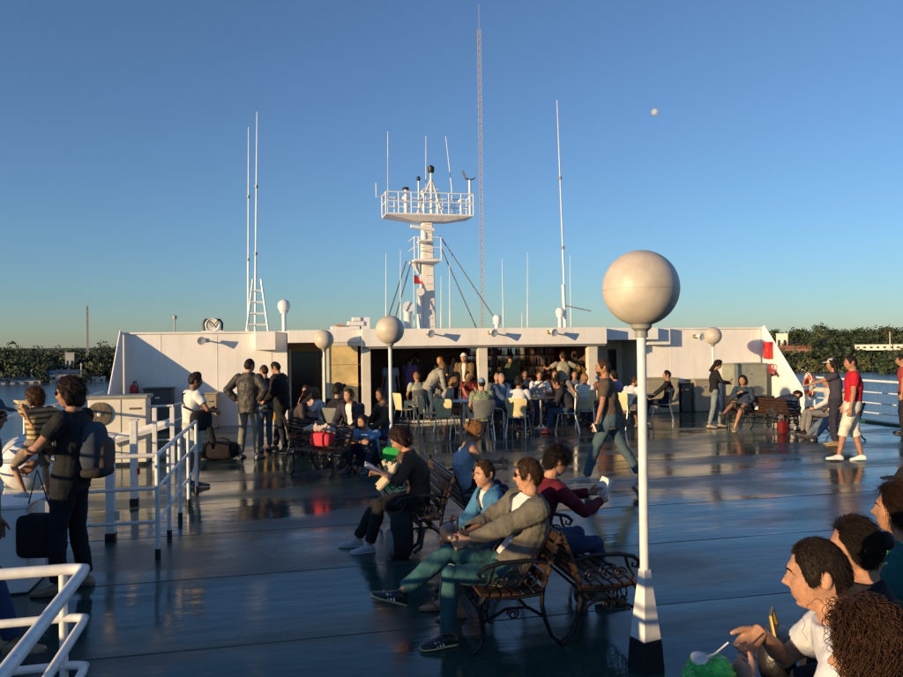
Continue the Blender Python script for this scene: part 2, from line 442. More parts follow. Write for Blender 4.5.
# ---- bulwark on the port side and white rail on the starboard side
bw = thing('port_bulwark', 'solid steel bulwark along the shaded port edge of the deck', 'bulwark')
MB().ext(XL - 0.05, XL + 0.02, -6, 8.0, 0.0, 1.06).build('plating', M_BULW, bw, False)
MB().ext(XL - 0.09, XL + 0.06, -6, 8.0, 1.06, 1.11).build('cap_rail', M_RAIL, bw, False, 0.012)
for k in range(9):
    y = -5.3 + k * 1.6
    MB().prism([(XL + 0.021, 0), (XL + 0.30, 0), (XL + 0.06, 1.05), (XL + 0.021, 1.05)], 'y', y, y + 0.014).build('bracket', M_BULW, bw, False)
for z in (1.30, 1.50):
    MB().tube([(XL - 0.015, -0.3, z), (XL - 0.015, 7.9, z)], 0.017, 8).build('guard_rail', M_RAIL, bw)
for k in range(6):
    y = 0.1 + k * 1.5
    MB().tube([(XL - 0.015, y, 1.105), (XL - 0.015, y, 1.5)], 0.017, 8).build('post', M_RAIL, bw)

wk = thing('added_sunshade', 'added unseen white windbreak standing on the port bulwark abaft the stairhead', 'sunshade')  # added out of view to throw shade on the right foreground people
MB().ext(XL - 0.04, XL + 0.01, -6, -0.35, 1.115, 1.74).build('screen_plate', M_WHITE, wk, False)
for k in range(5): MB().ext(XL + 0.011, XL + 0.07, -5.9 + k * 1.36, -5.84 + k * 1.36, 1.112, 1.76).build('stanchion', M_RAIL, wk, False)
pr_ = thing('port_railing', 'white tube railing along the sunlit port edge up to the wing', 'railing', (XL, 0, 0))
for z, r in ((1.06, 0.026), (0.72, 0.014), (0.4, 0.014)):
    MB().tube([(0, 8.06, z), (0, YW - 2.1, z)], r, 8).build('rail', M_RAIL, pr_)
for k in range(7): MB().tube([(0, 8.1 + k * 1.55, 0), (0, 8.1 + k * 1.55, 1.05)], 0.022, 8).build('post', M_RAIL, pr_)
sr = thing('starboard_railing', 'white tube railing along the starboard edge of the deck', 'railing', (XR, 0, 0))
for z, r in ((1.0, 0.028), (0.72, 0.016), (0.46, 0.016), (0.22, 0.016)):
    MB().tube([(0, -6, z), (0, YW - 2.16, z)], r, 8).build('rail', M_RAIL, sr)
for k in range(16):
    y = YW - 2.25 - k * 1.5
    MB().tube([(0, y, 0), (0, y, 0.99)], 0.024, 8).build('post', M_RAIL, sr)
MB().ext(-0.22, 0.05, -6, YW - 2.1, -0.01, 0.05).build('waterway_bar', mat('green_edge_paint', (0.02, 0.075, 0.05), 0.4), sr, False, 0.01)

# ---- railings: generic run
def rail_run(parent, pts, zs, posts, r=0.02, rp_=0.02, corner=0.09):
    for z in zs:
        path = []
        for i, p in enumerate(pts):
            p = V((p[0], p[1], z))
            if 0 < i < len(pts) - 1:
                a = (V((*pts[i - 1][:2], z)) - p).normalized(); b = (V((*pts[i + 1][:2], z)) - p).normalized()
                for t in (1, 0.6, 0.25, 0): path.append(p + a * corner * t + b * corner * (1 - t) * (1 - t) * 0.3)
                for t in (0.25, 0.6, 1): path.append(p + b * corner * t + a * corner * (1 - t) * (1 - t) * 0.3)
            else: path.append(p)
        MB().tube(path, r if z == max(zs) else r * 0.75, 10).build('rail', M_RAIL, parent)
    for q in posts:
        MB().tube([(q[0], q[1], 0.05), (q[0], q[1], max(zs) + 0.015)], rp_, 10).build('post', M_RAIL, parent)
        MB().tube([(q[0], q[1], -0.01), (q[0], q[1], 0.10)], rp_ * 1.25, 10).build('post_foot', M_BLACK, parent)
# near stairhead rail
c0 = G(86, 568, 1.0); aft = V((0.03, -1.0, 0)); port = V((-1, -0.015, 0))
r1 = thing('stairhead_railing', 'thick white railing corner with maroon cloth over its middle bar', 'railing')
rail_run(r1, [c0 + port * 2.2, c0, c0 + aft * 2.6], (1.0, 0.77, 0.545), [c0 + port * 0.1 + aft * 0.0, c0 + port * 1.6, c0 + aft * 1.9], 0.027, 0.019)
cl = []
cq = c0 + aft * 1.02
for i in range(9):
    t = i / 8; row = []
    for j in range(10):
        z = 0.775 - abs(j - 2) * 0.035; off = (-0.024 if j > 2 else 0.024) + 0.01 * sin(t * 9 + j * 0.4) * (1 if j > 2 else 0.3)
        if j == 2: off = 0; z = 0.79
        row.append((cq.x - off, cq.y - 0.12 + 0.36 * t + 0.012 * j * (t - 0.5), z))
    cl.append(row)
mb = MB(); vs = [p for r_ in cl for p in r_]
o = mb.add(vs, [(i * 10 + j, i * 10 + j + 1, (i + 1) * 10 + j + 1, (i + 1) * 10 + j) for i in range(8) for j in range(9)]).build('cloth', cloth((0.16, 0.02, 0.06)))
md = o.modifiers.new('s', 'SOLIDIFY'); md.thickness = 0.006; BAKE.append((o, None))
tag(o, 'maroon cloth hung over the middle bar of the thick white railing', 'cloth')
# stairwell rail (centre left)
r2 = thing('stairwell_railing', 'slim white railing round the stairwell behind the man with backpack', 'railing')
c1 = G(158, 559)
foreq = V((0, 1, 0))
rail_run(r2, [c1 + V((-2.2, 0, 0)), c1, c1 + foreq * 3.3], (1.0, 0.68, 0.36), [c1, c1 + foreq * 0.75, c1 + foreq * 1.6, c1 + foreq * 2.4, c1 + foreq * 3.28, c1 + V((-2.1, 0, 0))], 0.022, 0.022, 0.03)
for (px, py, h) in ((111, 541, 1.10), (134.5, 505, 1.09)):
    p = G(px, py)
    t = thing('gate_post', ('square white steel gate post beside the backpack, paper tag low on it' if px < 120 else 'square white steel gate post standing before the air conditioner'), 'post', (p.x, p.y, 0))
    MB().box((0, 0, 0.56), (0.085, 0.10, 1.08)).build('shaft', M_RAIL, t, False, 0.006)
    MB().box((0, 0, h + 0.01), (0.12, 0.13, 0.02)).build('cap', M_RAIL, t, False, 0.004)
    MB().box((0, 0, 0.045), (0.10, 0.115, 0.09)).build('foot', M_BLACK, t, False, 0.004)
    if px < 120: MB().box((0.06, -0.035, 0.27), (0.07, 0.006, 0.10)).build('tag', M_CREAM, t, False)
    else: MB().box((0.06, -0.03, 0.44), (0.03, 0.05, 0.09)).build('latch', M_RED, t, False, 0.008)
# stair handrails farther off
r3 = thing('companionway_railing', 'white railing with sloping stringer at the stairs beside the air conditioner', 'railing')
q = G(172, 470); qz = 1.0
rail_run(r3, [q + V((-1.3, 0.9, 0)), q + V((-0.1, 0.9, 0)), q + V((0.05, 2.4, 0))], (1.0, 0.72, 0.4), [q + V((-1.25, 0.9, 0)), q + V((-0.75, 0.9, 0)), q + V((-0.1, 0.9, 0)), q + V((0.02, 1.7, 0)), q + V((0.05, 2.4, 0))], 0.02, 0.02, 0.03)
for dx in (-0.28, 0.0):
    MB().box((q.x + dx, q.y + 0.1, 0.51), (0.07, 0.07, 1.04)).build('stair_post', M_RAIL, r3, False, 0.005)
mbx = MB().tube([q + V((-1.2, 0.62, 0.42)), q + V((-0.06, 0.62, 0.74))], 0.075, 4, flat=0.3); mbx.build('stringer', M_RAIL, r3, False)

# ---- air-conditioner condenser
pa_ = G(118, 466)
ac = thing('air_conditioner', 'cream air conditioner outdoor unit with round fan grille and dark slab on top', 'air conditioner', (pa_.x, pa_.y + 0.2, 0), radians(-3))
MB().box((0, 0, 0.60), (0.95, 0.36, 1.10)).build('casing', M_CREAM, ac, False, 0.012)
for s in (-0.35, 0.35): MB().box((s, 0, 0.025), (0.10, 0.34, 0.05)).build('foot', M_BLACK, ac, False)
MB().box((0.0, 0.0, 1.185), (1.02, 0.44, 0.06)).build('top_slab', M_GREY, ac, False, 0.01)
R90 = Matrix.Rotation(radians(90), 3, 'X')
fx, fz = -0.28, 0.90
MB().lathe([(0.0, 0), (0.2, 0), (0.205, 0.02), (0.19, 0.03), (0.0, 0.012)], (fx, -0.181, fz), 32, R90).build('fan_recess', mat('fan_dark', (0.20, 0.15, 0.10), 0.6), ac)
gr = MB()
for k in range(6):
    r = 0.055 + k * 0.027
    gr.tube([(fx + r * cos(2 * pi * i / 28), -0.215, fz + r * sin(2 * pi * i / 28)) for i in range(28)], 0.0035, 4, closed=True)
for k in range(8):
    a = pi * k / 4; gr.tube([(fx + 0.04 * cos(a), -0.217, fz + 0.04 * sin(a)), (fx + 0.2 * cos(a), -0.213, fz + 0.2 * sin(a))], 0.004, 4)
gr.build('fan_grille', mat('grille_tan', (0.28, 0.22, 0.15), 0.5), ac)
MB().ell((fx, -0.222, fz), (0.04, 0.015, 0.04)).build('fan_hub', M_CREAM, ac)
MB().box((0.06, -0.184, 0.60), (0.008, 0.008, 1.08)).build('panel_joint', M_GREY, ac, False)
MB().box((0.30, -0.183, 0.98), (0.20, 0.006, 0.035)).build('name_plate', mat('plate_brown', (0.12, 0.09, 0.06), 0.5), ac, False)
MB().box((0.28, -0.184, 0.40), (0.36, 0.008, 0.006)).build('panel_joint', M_GREY, ac, False)

# ---- fittings along the deckhouse wall
def locker(p0, p1, h, dpt, label, m, cat='locker', gap=0.02, Yb=None, z0=0.0):
    Yb = Yb or YW
    a, b = WX(p0, Yb - dpt), WX(p1, Yb - dpt)
    t = thing('deck_locker', label, cat, ((a + b) / 2, Yb - dpt / 2 - gap, z0))
    w = b - a
    MB().box((0, 0, h / 2), (w, dpt, h)).build('body', m, t, False, 0.015)
    MB().box((0, 0, h + 0.02), (w + 0.05, dpt + 0.05, 0.036)).build('lid', m, t, False, 0.01)
    MB().box((0, -dpt / 2 - 0.012, h * 0.8), (0.10, 0.02, 0.03)).build('hasp', M_CHROME, t, False)
    return t
locker(143, 171, 1.0, 0.5, 'dark grey deck locker in the shaded wall corner', mat('dark_locker', (0.06, 0.065, 0.06), 0.5))
locker(204, 216, 0.85, 0.5, 'tan deck locker against the white wall behind the boy', mat('tan_locker', (0.36, 0.31, 0.2), 0.5))
locker(646, 678, 0.95, 0.55, 'olive grey deck locker behind the seated man in black', mat('olive_locker', (0.36, 0.32, 0.22), 0.5))
locker(681, 690, 0.80, 0.5, 'narrow black deck locker beside the olive one', mat('dark_locker', (0.06, 0.065, 0.06), 0.5))
locker(694, 713, 0.88, 0.5, 'tan grey deck locker behind the woman with the phone', mat('taupe_locker', (0.34, 0.3, 0.22), 0.5))
locker(733, 766, 1.32, 0.6, 'tall grey green deck locker under the red box', mat('greygreen_locker', (0.27, 0.29, 0.24), 0.5))
yb = locker(259.5, 275, 0.95, 0.5, 'bright yellow locker box between the two standing men', mat('yellow_locker', (0.72, 0.36, 0.01), 0.45), Yb=YW - 1.3, z0=0.28)
for sx in (-0.16, 0.16):
    for sy in (-0.18, 0.18): MB().box((sx, sy, -0.14), (0.05, 0.05, 0.28)).build('leg', M_BLACK, yb, False)
# red fire boxes and extinguishers
def on_wing(y, z): return (XR - 0.03, y, z)
fb = thing('fire_hose_box', 'red fire hose box mounted high on the starboard wing', 'fire box', (XR - 0.031, YW - 0.42, 1.72))
MB().box((-0.07, 0, 0), (0.14, 0.30, 0.50)).build('case', M_RED, fb, False, 0.015)
MB().box((-0.146, 0, 0), (0.012, 0.26, 0.44)).build('door', M_RED, fb, False, 0.006)
MB().box((-0.158, -0.09, 0), (0.012, 0.02, 0.08)).build('handle', M_CHROME, fb, False)
fh = thing('fire_hydrant_valve', 'red fire valve with wheel on the white starboard wing', 'fire valve', (XR - 0.031, YW - 0.75, 1.12))
MB().tube([(0, 0.1, -0.1), (-0.12, 0.1, -0.08), (-0.2, 0.0, 0.0), (-0.26, -0.12, -0.06)], [0.05, 0.055, 0.06, 0.05], 10).build('body', M_RED, fh)
MB().tube([(-0.18 + 0.0, 0.02 + 0.09 * cos(a * pi / 6), 0.12 + 0.09 * sin(a * pi / 6)) for a in range(12)], 0.018, 6, closed=True).build('wheel', M_RED, fh)
MB().tube([(-0.19, 0.02, 0.02), (-0.18, 0.02, 0.12)], 0.02, 8).build('stem', M_RED, fh)
MB().tube([(-0.25, -0.1, -0.05), (-0.32, -0.2, -0.1)], [0.045, 0.05], 10).build('outlet', M_CHROME, fh)
def extinguisher(loc, label):
    t = thing('fire_extinguisher', label, 'extinguisher', loc)
    MB().lathe([(0, 0), (0.085, 0), (0.09, 0.02), (0.09, 0.42), (0.07, 0.48), (0.03, 0.51), (0.0, 0.51)], n=16).build('cylinder', M_RED, t)
    MB().tube([(0, 0, 0.5), (0, 0, 0.56), (0.08, 0, 0.58)], 0.016, 8).build('valve', M_BLACK, t)
    MB().tube([(0.03, 0, 0.55), (0.10, 0, 0.5), (0.11, 0, 0.3), (0.10, 0, 0.12)], 0.012, 8).build('hose', M_BLACK, t)
pe = WX(133, YW - 0.2); extinguisher((pe, YW - 0.20, 0.62), 'red fire extinguisher in the shade beside the dark wall locker')
stb = thing('extinguisher_stand', 'small white stand holding the shaded red extinguisher', 'stand', (pe, YW - 0.2, 0))
MB().box((0, 0, 0.605), (0.26, 0.26, 0.028)).build('top', M_WHITE, stb, False); MB().box((0, 0, 0.295), (0.10, 0.10, 0.59)).build('leg', M_WHITE, stb, False)

# lifebuoy on starboard rail
lb = thing('lifebuoy', 'orange and white lifebuoy hung inside the starboard railing', 'lifebuoy', (XR - 0.13, YW - 2.22, 0.76), radians(-20))
M_OR = mat('lifebuoy_orange', (0.75, 0.13, 0.02), 0.45)
for k in range(8):
    pts = []
    for i in range(7):
        a = 2 * pi * (k + i / 6) / 8 + 0.2; pts.append((0, 0.27 * cos(a), 0.27 * sin(a)))
    MB().tube(pts, 0.075, 12).build('ring_band', M_OR if k % 2 == 0 else M_RAIL, lb)
MB().tube([(-0.03, 0.365 * cos(2 * pi * i / 32), 0.365 * sin(2 * pi * i / 32)) for i in range(32)], 0.012, 6, closed=True).build('grab_line', M_RAIL, lb)

# floodlights along the roof edge
M_BRASS = mat('weathered_brass', (0.42, 0.27, 0.08), 0.4, 0.6, 0.2)
def floodlight(loc, label, ax=0.3):
    t = thing('floodlight', label, 'floodlight', loc, ax)
    MB().box((0, -0.03, 0), (0.12, 0.06, 0.10)).build('base', M_BRASS, t, False, 0.01)
    MB().tube([(0, -0.06, 0), (-0.03, -0.2, -0.02), (-0.06, -0.28, 0.0)], 0.02, 8).build('arm', M_RAIL, t)
    Rr = Matrix.Rotation(radians(105), 3, 'X') @ Matrix.Rotation(radians(10), 3, 'Y')
    MB().lathe([(0.0, -0.10), (0.045, -0.09), (0.06, -0.02), (0.10, 0.07), (0.105, 0.085), (0.0, 0.075)], (-0.07, -0.33, 0.0), 16, Rr).build('lamp_head', M_RAIL, t)
for px, yy, zz, s in ((203, YW, 2.20, 'left wall beside the searchlight'), (428, YF, 2.31, 'fascia below the mast'), (490, YF, 2.31, 'fascia under the white dome on the roof'), (549, YF, 2.31, 'fascia under the tall whip antenna'), (694, YW, 2.16, 'right wall beside the farthest globe lamp')):
    floodlight((WX(px, yy), yy - 0.003, zz), 'small brass and white floodlight on the ' + s, 0.15)
# searchlight with rounded frame
sl = thing('searchlight', 'searchlight with rounded dark yoke frame on top of the left wall', 'searchlight', (WX(213, YW + 0.1), YW + 0.08, HW + 0.05))
fr = [(-0.22, 0, 0.0), (-0.23, 0, 0.22), (-0.18, 0, 0.30), (0, 0, 0.32), (0.18, 0, 0.30), (0.23, 0, 0.22), (0.22, 0, 0.0)]
MB().tube(fr, 0.03, 8).build('yoke', M_BLACK, sl)
MB().lathe([(0, -0.06), (0.17, -0.06), (0.18, 0.06), (0.165, 0.07), (0.15, 0.05), (0.0, 0.03)], (0, 0, 0.17), 24, R90).build('lamp_drum', M_RAIL, sl)
MB().tube([(-0.12, -0.075, 0.28), (0, -0.085, 0.12), (0.12, -0.075, 0.28)], 0.014, 6).build('guard', M_BRASS, sl)
MB().box((0, 0, 0.012), (0.56, 0.1, 0.03)).build('base', M_RAIL, sl, False)
# ================================================================== roof: mast, antennas
ZR = 2.34
def rz_at(px, py, Y):                                   # a point on the vertical plane Y
    d = ray(px, py); t = Y / d.y; return V((0, 0, CAMZ)) + d * t
M_AER = mat('aerial_white', (0.74, 0.75, 0.75), 0.4)
YM = 26.0
mb0 = rz_at(427.5, 331, YM); mt0 = rz_at(427.5, 222, YM)
mast = thing('radar_mast', 'white tapered steel radar mast with railed platform rising behind the bar roof', 'mast', (mb0.x, YM, ZR))
h1 = mt0.z - ZR
def Lm(px, py, dy=0.0):                                 # into mast coordinates
    p = rz_at(px, py, YM + dy); return V((p.x - mb0.x, dy, p.z - ZR))
M_MAST = painted_steel('mast_paint', (0.80, 0.77, 0.71), 0.45, 0.6)
MB().rings([[(x * 0.28 , y * 0.28, 0) for x, y in ((-1, -0.8), (1, -0.8), (1, 0.8), (-1, 0.8))], [(x * 0.19 + 0.02, y * 0.19, h1) for x, y in ((-1, -0.8), (1, -0.8), (1, 0.8), (-1, 0.8))]]).build('tower', M_MAST, mast, False, 0.04)
pl, pr = Lm(384, 216), Lm(470, 216)
z0 = (pl.z + pr.z) / 2
MB().rings([[(pl.x, -0.52, z0), (pr.x, -0.52, z0), (pr.x, 0.52, z0), (pl.x, 0.52, z0)], [(pl.x, -0.52, z0 - 0.05), (pr.x, -0.52, z0 - 0.05), (pr.x, 0.52, z0 - 0.05), (pl.x, 0.52, z0 - 0.05)], [(-0.5, -0.3, z0 - 0.22), (0.7, -0.3, z0 - 0.22), (0.7, 0.3, z0 - 0.22), (-0.5, 0.3, z0 - 0.22)]]).build('platform', M_MAST, mast, False)
for z in (0.40, 0.72):
    MB().tube([(pl.x, -0.51, z0 + z), (pr.x, -0.51, z0 + z), (pr.x, 0.51, z0 + z), (pl.x, 0.51, z0 + z)], 0.022, 6, closed=True).build('platform_rail', M_RAIL, mast)
for k in range(8):
    x = pl.x + (pr.x - pl.x) * k / 7
    for y in (-0.51, 0.51): MB().tube([(x, y, z0), (x, y, z0 + 0.72)], 0.02, 6).build('platform_post', M_RAIL, mast)
t1 = Lm(431, 170)
MB().tube([(t1.x, 0, z0), (t1.x, 0, t1.z)], [0.06, 0.04], 8).build('pole', M_MAST, mast)
for dx in (-0.55, 0.42): MB().tube([(t1.x + dx, 0, z0), (t1.x, 0, z0 + 1.35)], 0.03, 6).build('pole_stay', M_MAST, mast)
MB().lathe([(0, 0), (0.09, 0), (0.12, 0.08), (0.12, 0.2), (0.05, 0.26), (0, 0.26)], (t1.x, 0, t1.z - 0.1), 12).build('masthead_light', M_BLACK, mast)
p = Lm(419, 178); MB().tube([(p.x, 0.1, z0), (p.x, 0.1, p.z)], 0.03, 6).build('light_pole', M_MAST, mast)
MB().ell((p.x, 0.1, p.z), (0.07, 0.07, 0.09)).build('lamp', M_BLACK, mast)
p = Lm(404, 192); MB().tube([(p.x, -0.4, z0), (p.x, -0.4, p.z)], [0.07, 0.06], 8).build('horn_post', M_RAIL, mast)
MB().lathe([(0, 0), (0.12, 0), (0.1, 0.08), (0, 0.1)], (p.x, -0.4, p.z), 10).build('horn', M_BLACK, mast)
p = Lm(468, 182); MB().tube([(p.x - 0.05, -0.45, z0), (p.x - 0.05, -0.45, p.z)], 0.045, 6).build('vane_post', M_RAIL, mast)
MB().tube([(p.x - 0.3, -0.45, p.z + 0.28), (p.x - 0.2, -0.45, p.z + 0.02), (p.x, -0.45, p.z - 0.02), (p.x + 0.15, -0.45, p.z + 0.06)], [0.09, 0.08, 0.07, 0.05], 8, flat=0.4).build('wind_vane', mat('vane_grey', (0.13, 0.14, 0.16), 0.5), mast)
for px in (389, 427.5, 449):
    a = Lm(px, 215); b = Lm(px + (0 if px != 449 else -1.5), {389: 129, 427.5: 134, 449: 134}[px])
    if px == 449: a = Lm(453.5, 186)
    MB().tube([(a.x, 0.3, z0 if px != 449 else z0), (a.x, 0.3, a.z), (b.x, 0.3, b.z)], [0.022, 0.02, 0.011], 6).build('whip_aerial', M_AER, mast)
a = Lm(376, 183); b = Lm(376, 208); MB().tube([(pl.x, 0, z0 + 0.7), (a.x, 0, z0 + 0.6), (a.x, 0, a.z)], 0.018, 6).build('dipole', M_AER, mast)
# lower platform with radar scanner
q0, q1 = Lm(411, 261), Lm(437, 261)
MB().ext(q0.x, q1.x, -0.75, 0.45, q0.z - 0.08, q0.z).build('lower_platform', M_MAST, mast, False)
MB().prism([(q0.x + 0.05, q0.z - 0.081), (-0.3, q0.z - 0.45), (-0.3, q0.z - 0.081)], 'y', -0.2, 0.2).build('gusset', M_MAST, mast, False)
for x in (q0.x, (q0.x - 0.28) / 2, q1.x):
    MB().tube([(x, -0.74, q0.z), (x, -0.74, q0.z + 0.75)], 0.018, 6).build('platform_post', M_RAIL, mast)
for z in (0.4, 0.75): MB().tube([(q0.x, 0.4, q0.z + z), (q0.x, -0.74, q0.z + z), (q1.x, -0.74, q0.z + z)], 0.016, 6).build('platform_rail', M_RAIL, mast)
rs = Lm(412, 231); MB().box((rs.x + 0.25, -0.7, rs.z), (0.85, 0.16, 0.11), Matrix.Rotation(radians(8), 3, 'Y')).build('radar_scanner', M_RAIL, mast, False, 0.02)
MB().lathe([(0, 0), (0.12, 0), (0.12, 0.22), (0.05, 0.3), (0, 0.3)], (rs.x + 0.3, -0.7, rs.z - 0.4), 12).build('radar_turntable', M_RAIL, mast)
MB().box((rs.x + 0.3, -0.45, rs.z - 0.42), (0.3, 0.7, 0.06)).build('radar_bracket', M_MAST, mast, False)
for (pa1, pb1, dy) in (((405, 262), (379, 330), -1.5), ((410, 262), (388, 330), -1.0), ((438, 237), (489, 325), -1.2), ((440, 250), (470, 330), -1.0)):
    a = Lm(*pa1); b = Lm(*pb1)
    MB().tube([(a.x, -0.3, a.z), (b.x, dy, max(0.0, b.z))], 0.022, 5).build('stay', mat('stay_wire', (0.12, 0.13, 0.14), 0.5), mast)
for i in range(14): MB().box((0.0, -0.25 + i * 0.006, 0.3 + i * 0.3), (0.20, 0.02, 0.02)).build('rung', M_RAIL, mast, False)
vt = thing('roof_vent', 'pair of small white cowl vents at the mast foot', 'vent', (mb0.x - 0.75, YM - 0.3, ZR))
MB().tube([(0, 0, 0), (0, 0, 0.7), (0, -0.06, 0.9), (0, -0.25, 0.98)], [0.14, 0.14, 0.17, 0.2], 12).build('cowl', M_RAIL, vt)
MB().tube([(0.42, 0, 0), (0.42, 0, 1.3), (0.42, -0.06, 1.45), (0.42, -0.2, 1.5)], [0.10, 0.10, 0.12, 0.15], 12).build('cowl', M_RAIL, vt)
fl = thing('signal_flag', 'small red flag hanging beside the mast', 'flag', (mb0.x - 0.5, YM - 0.75, ZR + 1.75))
MB().tube([(-0.1, 0, -1.6), (-0.1, 0, 0.55)], 0.012, 6).build('staff', M_RAIL, fl)
mb = MB(); mb.rings([[(-0.09, 0.0, 0.0), (0.12, 0.03, 0.0), (0.28, -0.02, -0.05), (0.28, -0.01, -0.04), (0.12, 0.04, 0.01), (-0.09, 0.01, 0.01)], [(-0.09, 0.0, 0.3), (0.05, 0.04, 0.26), (0.12, -0.02, 0.1), (0.12, -0.01, 0.11), (0.05, 0.05, 0.27), (-0.09, 0.01, 0.31)]])
mb.build('flag_cloth', cloth((0.55, 0.06, 0.05)), fl)

for (dx, dy, hh) in ((-0.25, 0.3, 0.8), (0.15, -0.4, 0.55), (-0.9, 0.4, 0.6), (1.1, 0.2, 0.5)):
    MB().tube([(t1.x + dx, dy, z0), (t1.x + dx, dy, z0 + hh)], 0.028, 6).build('aerial_post', M_RAIL, mast)
    MB().lathe([(0, 0), (0.07, 0), (0.09, 0.08), (0.05, 0.16), (0, 0.17)], (t1.x + dx, dy, z0 + hh), 10).build('aerial_pod', M_RAIL, mast)
for z in (0.5, 0.95): MB().tube([(t1.x - 0.3, 0, z0 + z), (t1.x + 0.25, 0, z0 + z)], 0.025, 6).build('cross_arm', M_MAST, mast)
def whip(px0, py0, px1, py1, Y, label, base=None, r=0.035):
    a = rz_at(px0, py0, Y); b = rz_at(px1, py1, Y)
    t = thing('whip_antenna', label, 'antenna', (a.x, Y, ZR))
    e = V((b.x - a.x, 0, b.z - ZR))
    pts = [e * f for f in (0, 0.35, 0.36, 0.7, 1.0)]
    MB().tube(pts, [r, r, r * 0.75, r * 0.6, r * 0.35], 6).build('rod', M_AER, t)
    for f in (0.36, 0.66):
        if base: MB().tube([e * f, e * (f + 0.012)], r * 1.7, 6).build('joint', M_GREY, t)
    return t
def lattice(t, c, w0, w1, h, n=6, m=None, r=0.03):
    m = m or M_RAIL; cs = [(-1, -1), (1, -1), (1, 1), (-1, 1)]
    for (sx, sy) in cs: MB().tube([(c[0] + sx * w0, c[1] + sy * w0, 0), (c[0] + sx * w1, c[1] + sy * w1, h)], r, 6).build('leg', m, t)
    for i in range(1, n):
        f = i / n; w = w0 + (w1 - w0) * f; z = h * f
        for k in range(4):
            a, b = cs[k], cs[(k + 1) % 4]
            MB().tube([(c[0] + a[0] * w, c[1] + a[1] * w, z), (c[0] + b[0] * w, c[1] + b[1] * w, z)], r * 0.7, 5).build('brace', m, t)
t = whip(255, 330, 257, 112, 24.0, 'tall white whip antenna on a small white lattice stand', True, 0.035)
lattice(t, (0.08, 0, 0), 0.34, 0.12, 1.75, 5)
whip(248, 330, 248.5, 127, 24.3, 'slightly shorter white whip antenna beside the lattice stand', True, 0.03)
t = whip(566, 328, 557, 100, 23.5, 'leaning white whip antenna with side bracket on the bar roof', True, 0.035)
MB().tube([(0.02, 0, 0.9), (0.9, 0, 0.72)], 0.02, 6).build('side_bracket', M_GREY, t)
MB().tube([(-0.02, 0, 0), (-0.08, 0, 1.6)], 0.06, 8).build('base_tube', M_RAIL, t)
for (a, b, h) in ((386, 386, 253), (400.5, 400.5, 250), (450, 449.5, 262), (503.5, 502, 259), (527.5, 527.5, 252), (522, 522, 312), (571, 570, 255), (441, 441, 276)):
    whip(a, 330, b, h, 24.5, 'short white whip antenna %s' % ({386: 'left of the mast, tallest of its pair', 400.5: 'between the cowl vents and the left stays', 450: 'just right of the mast tower', 503.5: 'near the white roof dome', 527.5: 'standing between the dome and the leaning antenna', 522: 'that is a mere stub beside a tall one', 571: 'behind the leaning antenna', 441: 'close against the mast tower'}[a]), False, 0.02)
def dome(px, py, rpx, Y, label, post_r=0.07):
    c = rz_at(px, py, Y); r = rpx / FPX * Y * 0.98
    t = thing('satellite_dome', label, 'antenna dome', (c.x, Y, ZR))
    z = c.z - ZR
    MB().tube([(0, 0, 0), (0, 0, z - r * 0.7)], post_r, 10).build('post', M_RAIL, t)
    MB().lathe([(0, 0), (post_r * 1.8, 0), (post_r * 1.8, 0.05), (0, 0.05)], (0, 0, z - r * 1.15), 14).build('flange', M_RAIL, t)
    MB().lathe([(0, -r), (r * 0.7, -r * 0.85), (r, -r * 0.3), (r, r * 0.2), (r * 0.85, r * 0.65), (r * 0.5, r * 0.93), (0.02, r * 1.05)], (0, 0, z), 20).build('radome', M_RAIL, t)
dome(284, 306, 6.2, 23.5, 'white satellite dome on a short post near the lattice antenna')
dome(497, 319, 4.5, 22.5, 'little white dome on the bar roof beside the stay')
dome(560, 312, 4.8, 23.2, 'small white dome low beside the leaning antenna')
# roof equipment stack
re_ = thing('roof_equipment', 'cluster of white roof equipment cases with orange patches above the yellow panel', 'equipment', (WX(353, 24.0), 24.0, ZR))
M_ORP = mat('faded_orange', (0.55, 0.2, 0.08), 0.5)
for (x, z, w, h, m) in ((-0.25, 0.14, 0.9, 0.28, M_RAIL), (-0.42, 0.30, 0.3, 0.05, M_ORP), (0.08, 0.36, 0.5, 0.14, M_RAIL), (0.38, 0.28, 0.3, 0.56, M_RAIL), (0.1, 0.50, 0.25, 0.12, M_RAIL), (-0.05, 0.1, 0.3, 0.1, M_ORP)):
    MB().box((x, -0.02 if m is M_ORP else random.uniform(-0.05, 0.05), z), (w, 0.64 if m is M_ORP else 0.5, h)).build('case', m, re_, False, 0.012)
MB().lathe([(0, 0), (0.16, 0), (0.18, 0.08), (0.10, 0.16), (0, 0.17)], (-0.72, 0, 0.0), 14).build('mushroom_vent', mat('vent_brown', (0.13, 0.09, 0.06), 0.6), re_)
w = thing('roof_edge_pole', 'thin pole light on the roof near the left wall corner', 'pole', (WX(175, 22.5), 22.5, ZR))
MB().tube([(0, 0, 0), (0, 0, 0.5)], 0.02, 6).build('pole', M_GREY, w); MB().lathe([(0, 0), (0.06, 0), (0.06, 0.1), (0, 0.12)], (0, 0, 0.48), 8).build('lamp', M_GREY, w)

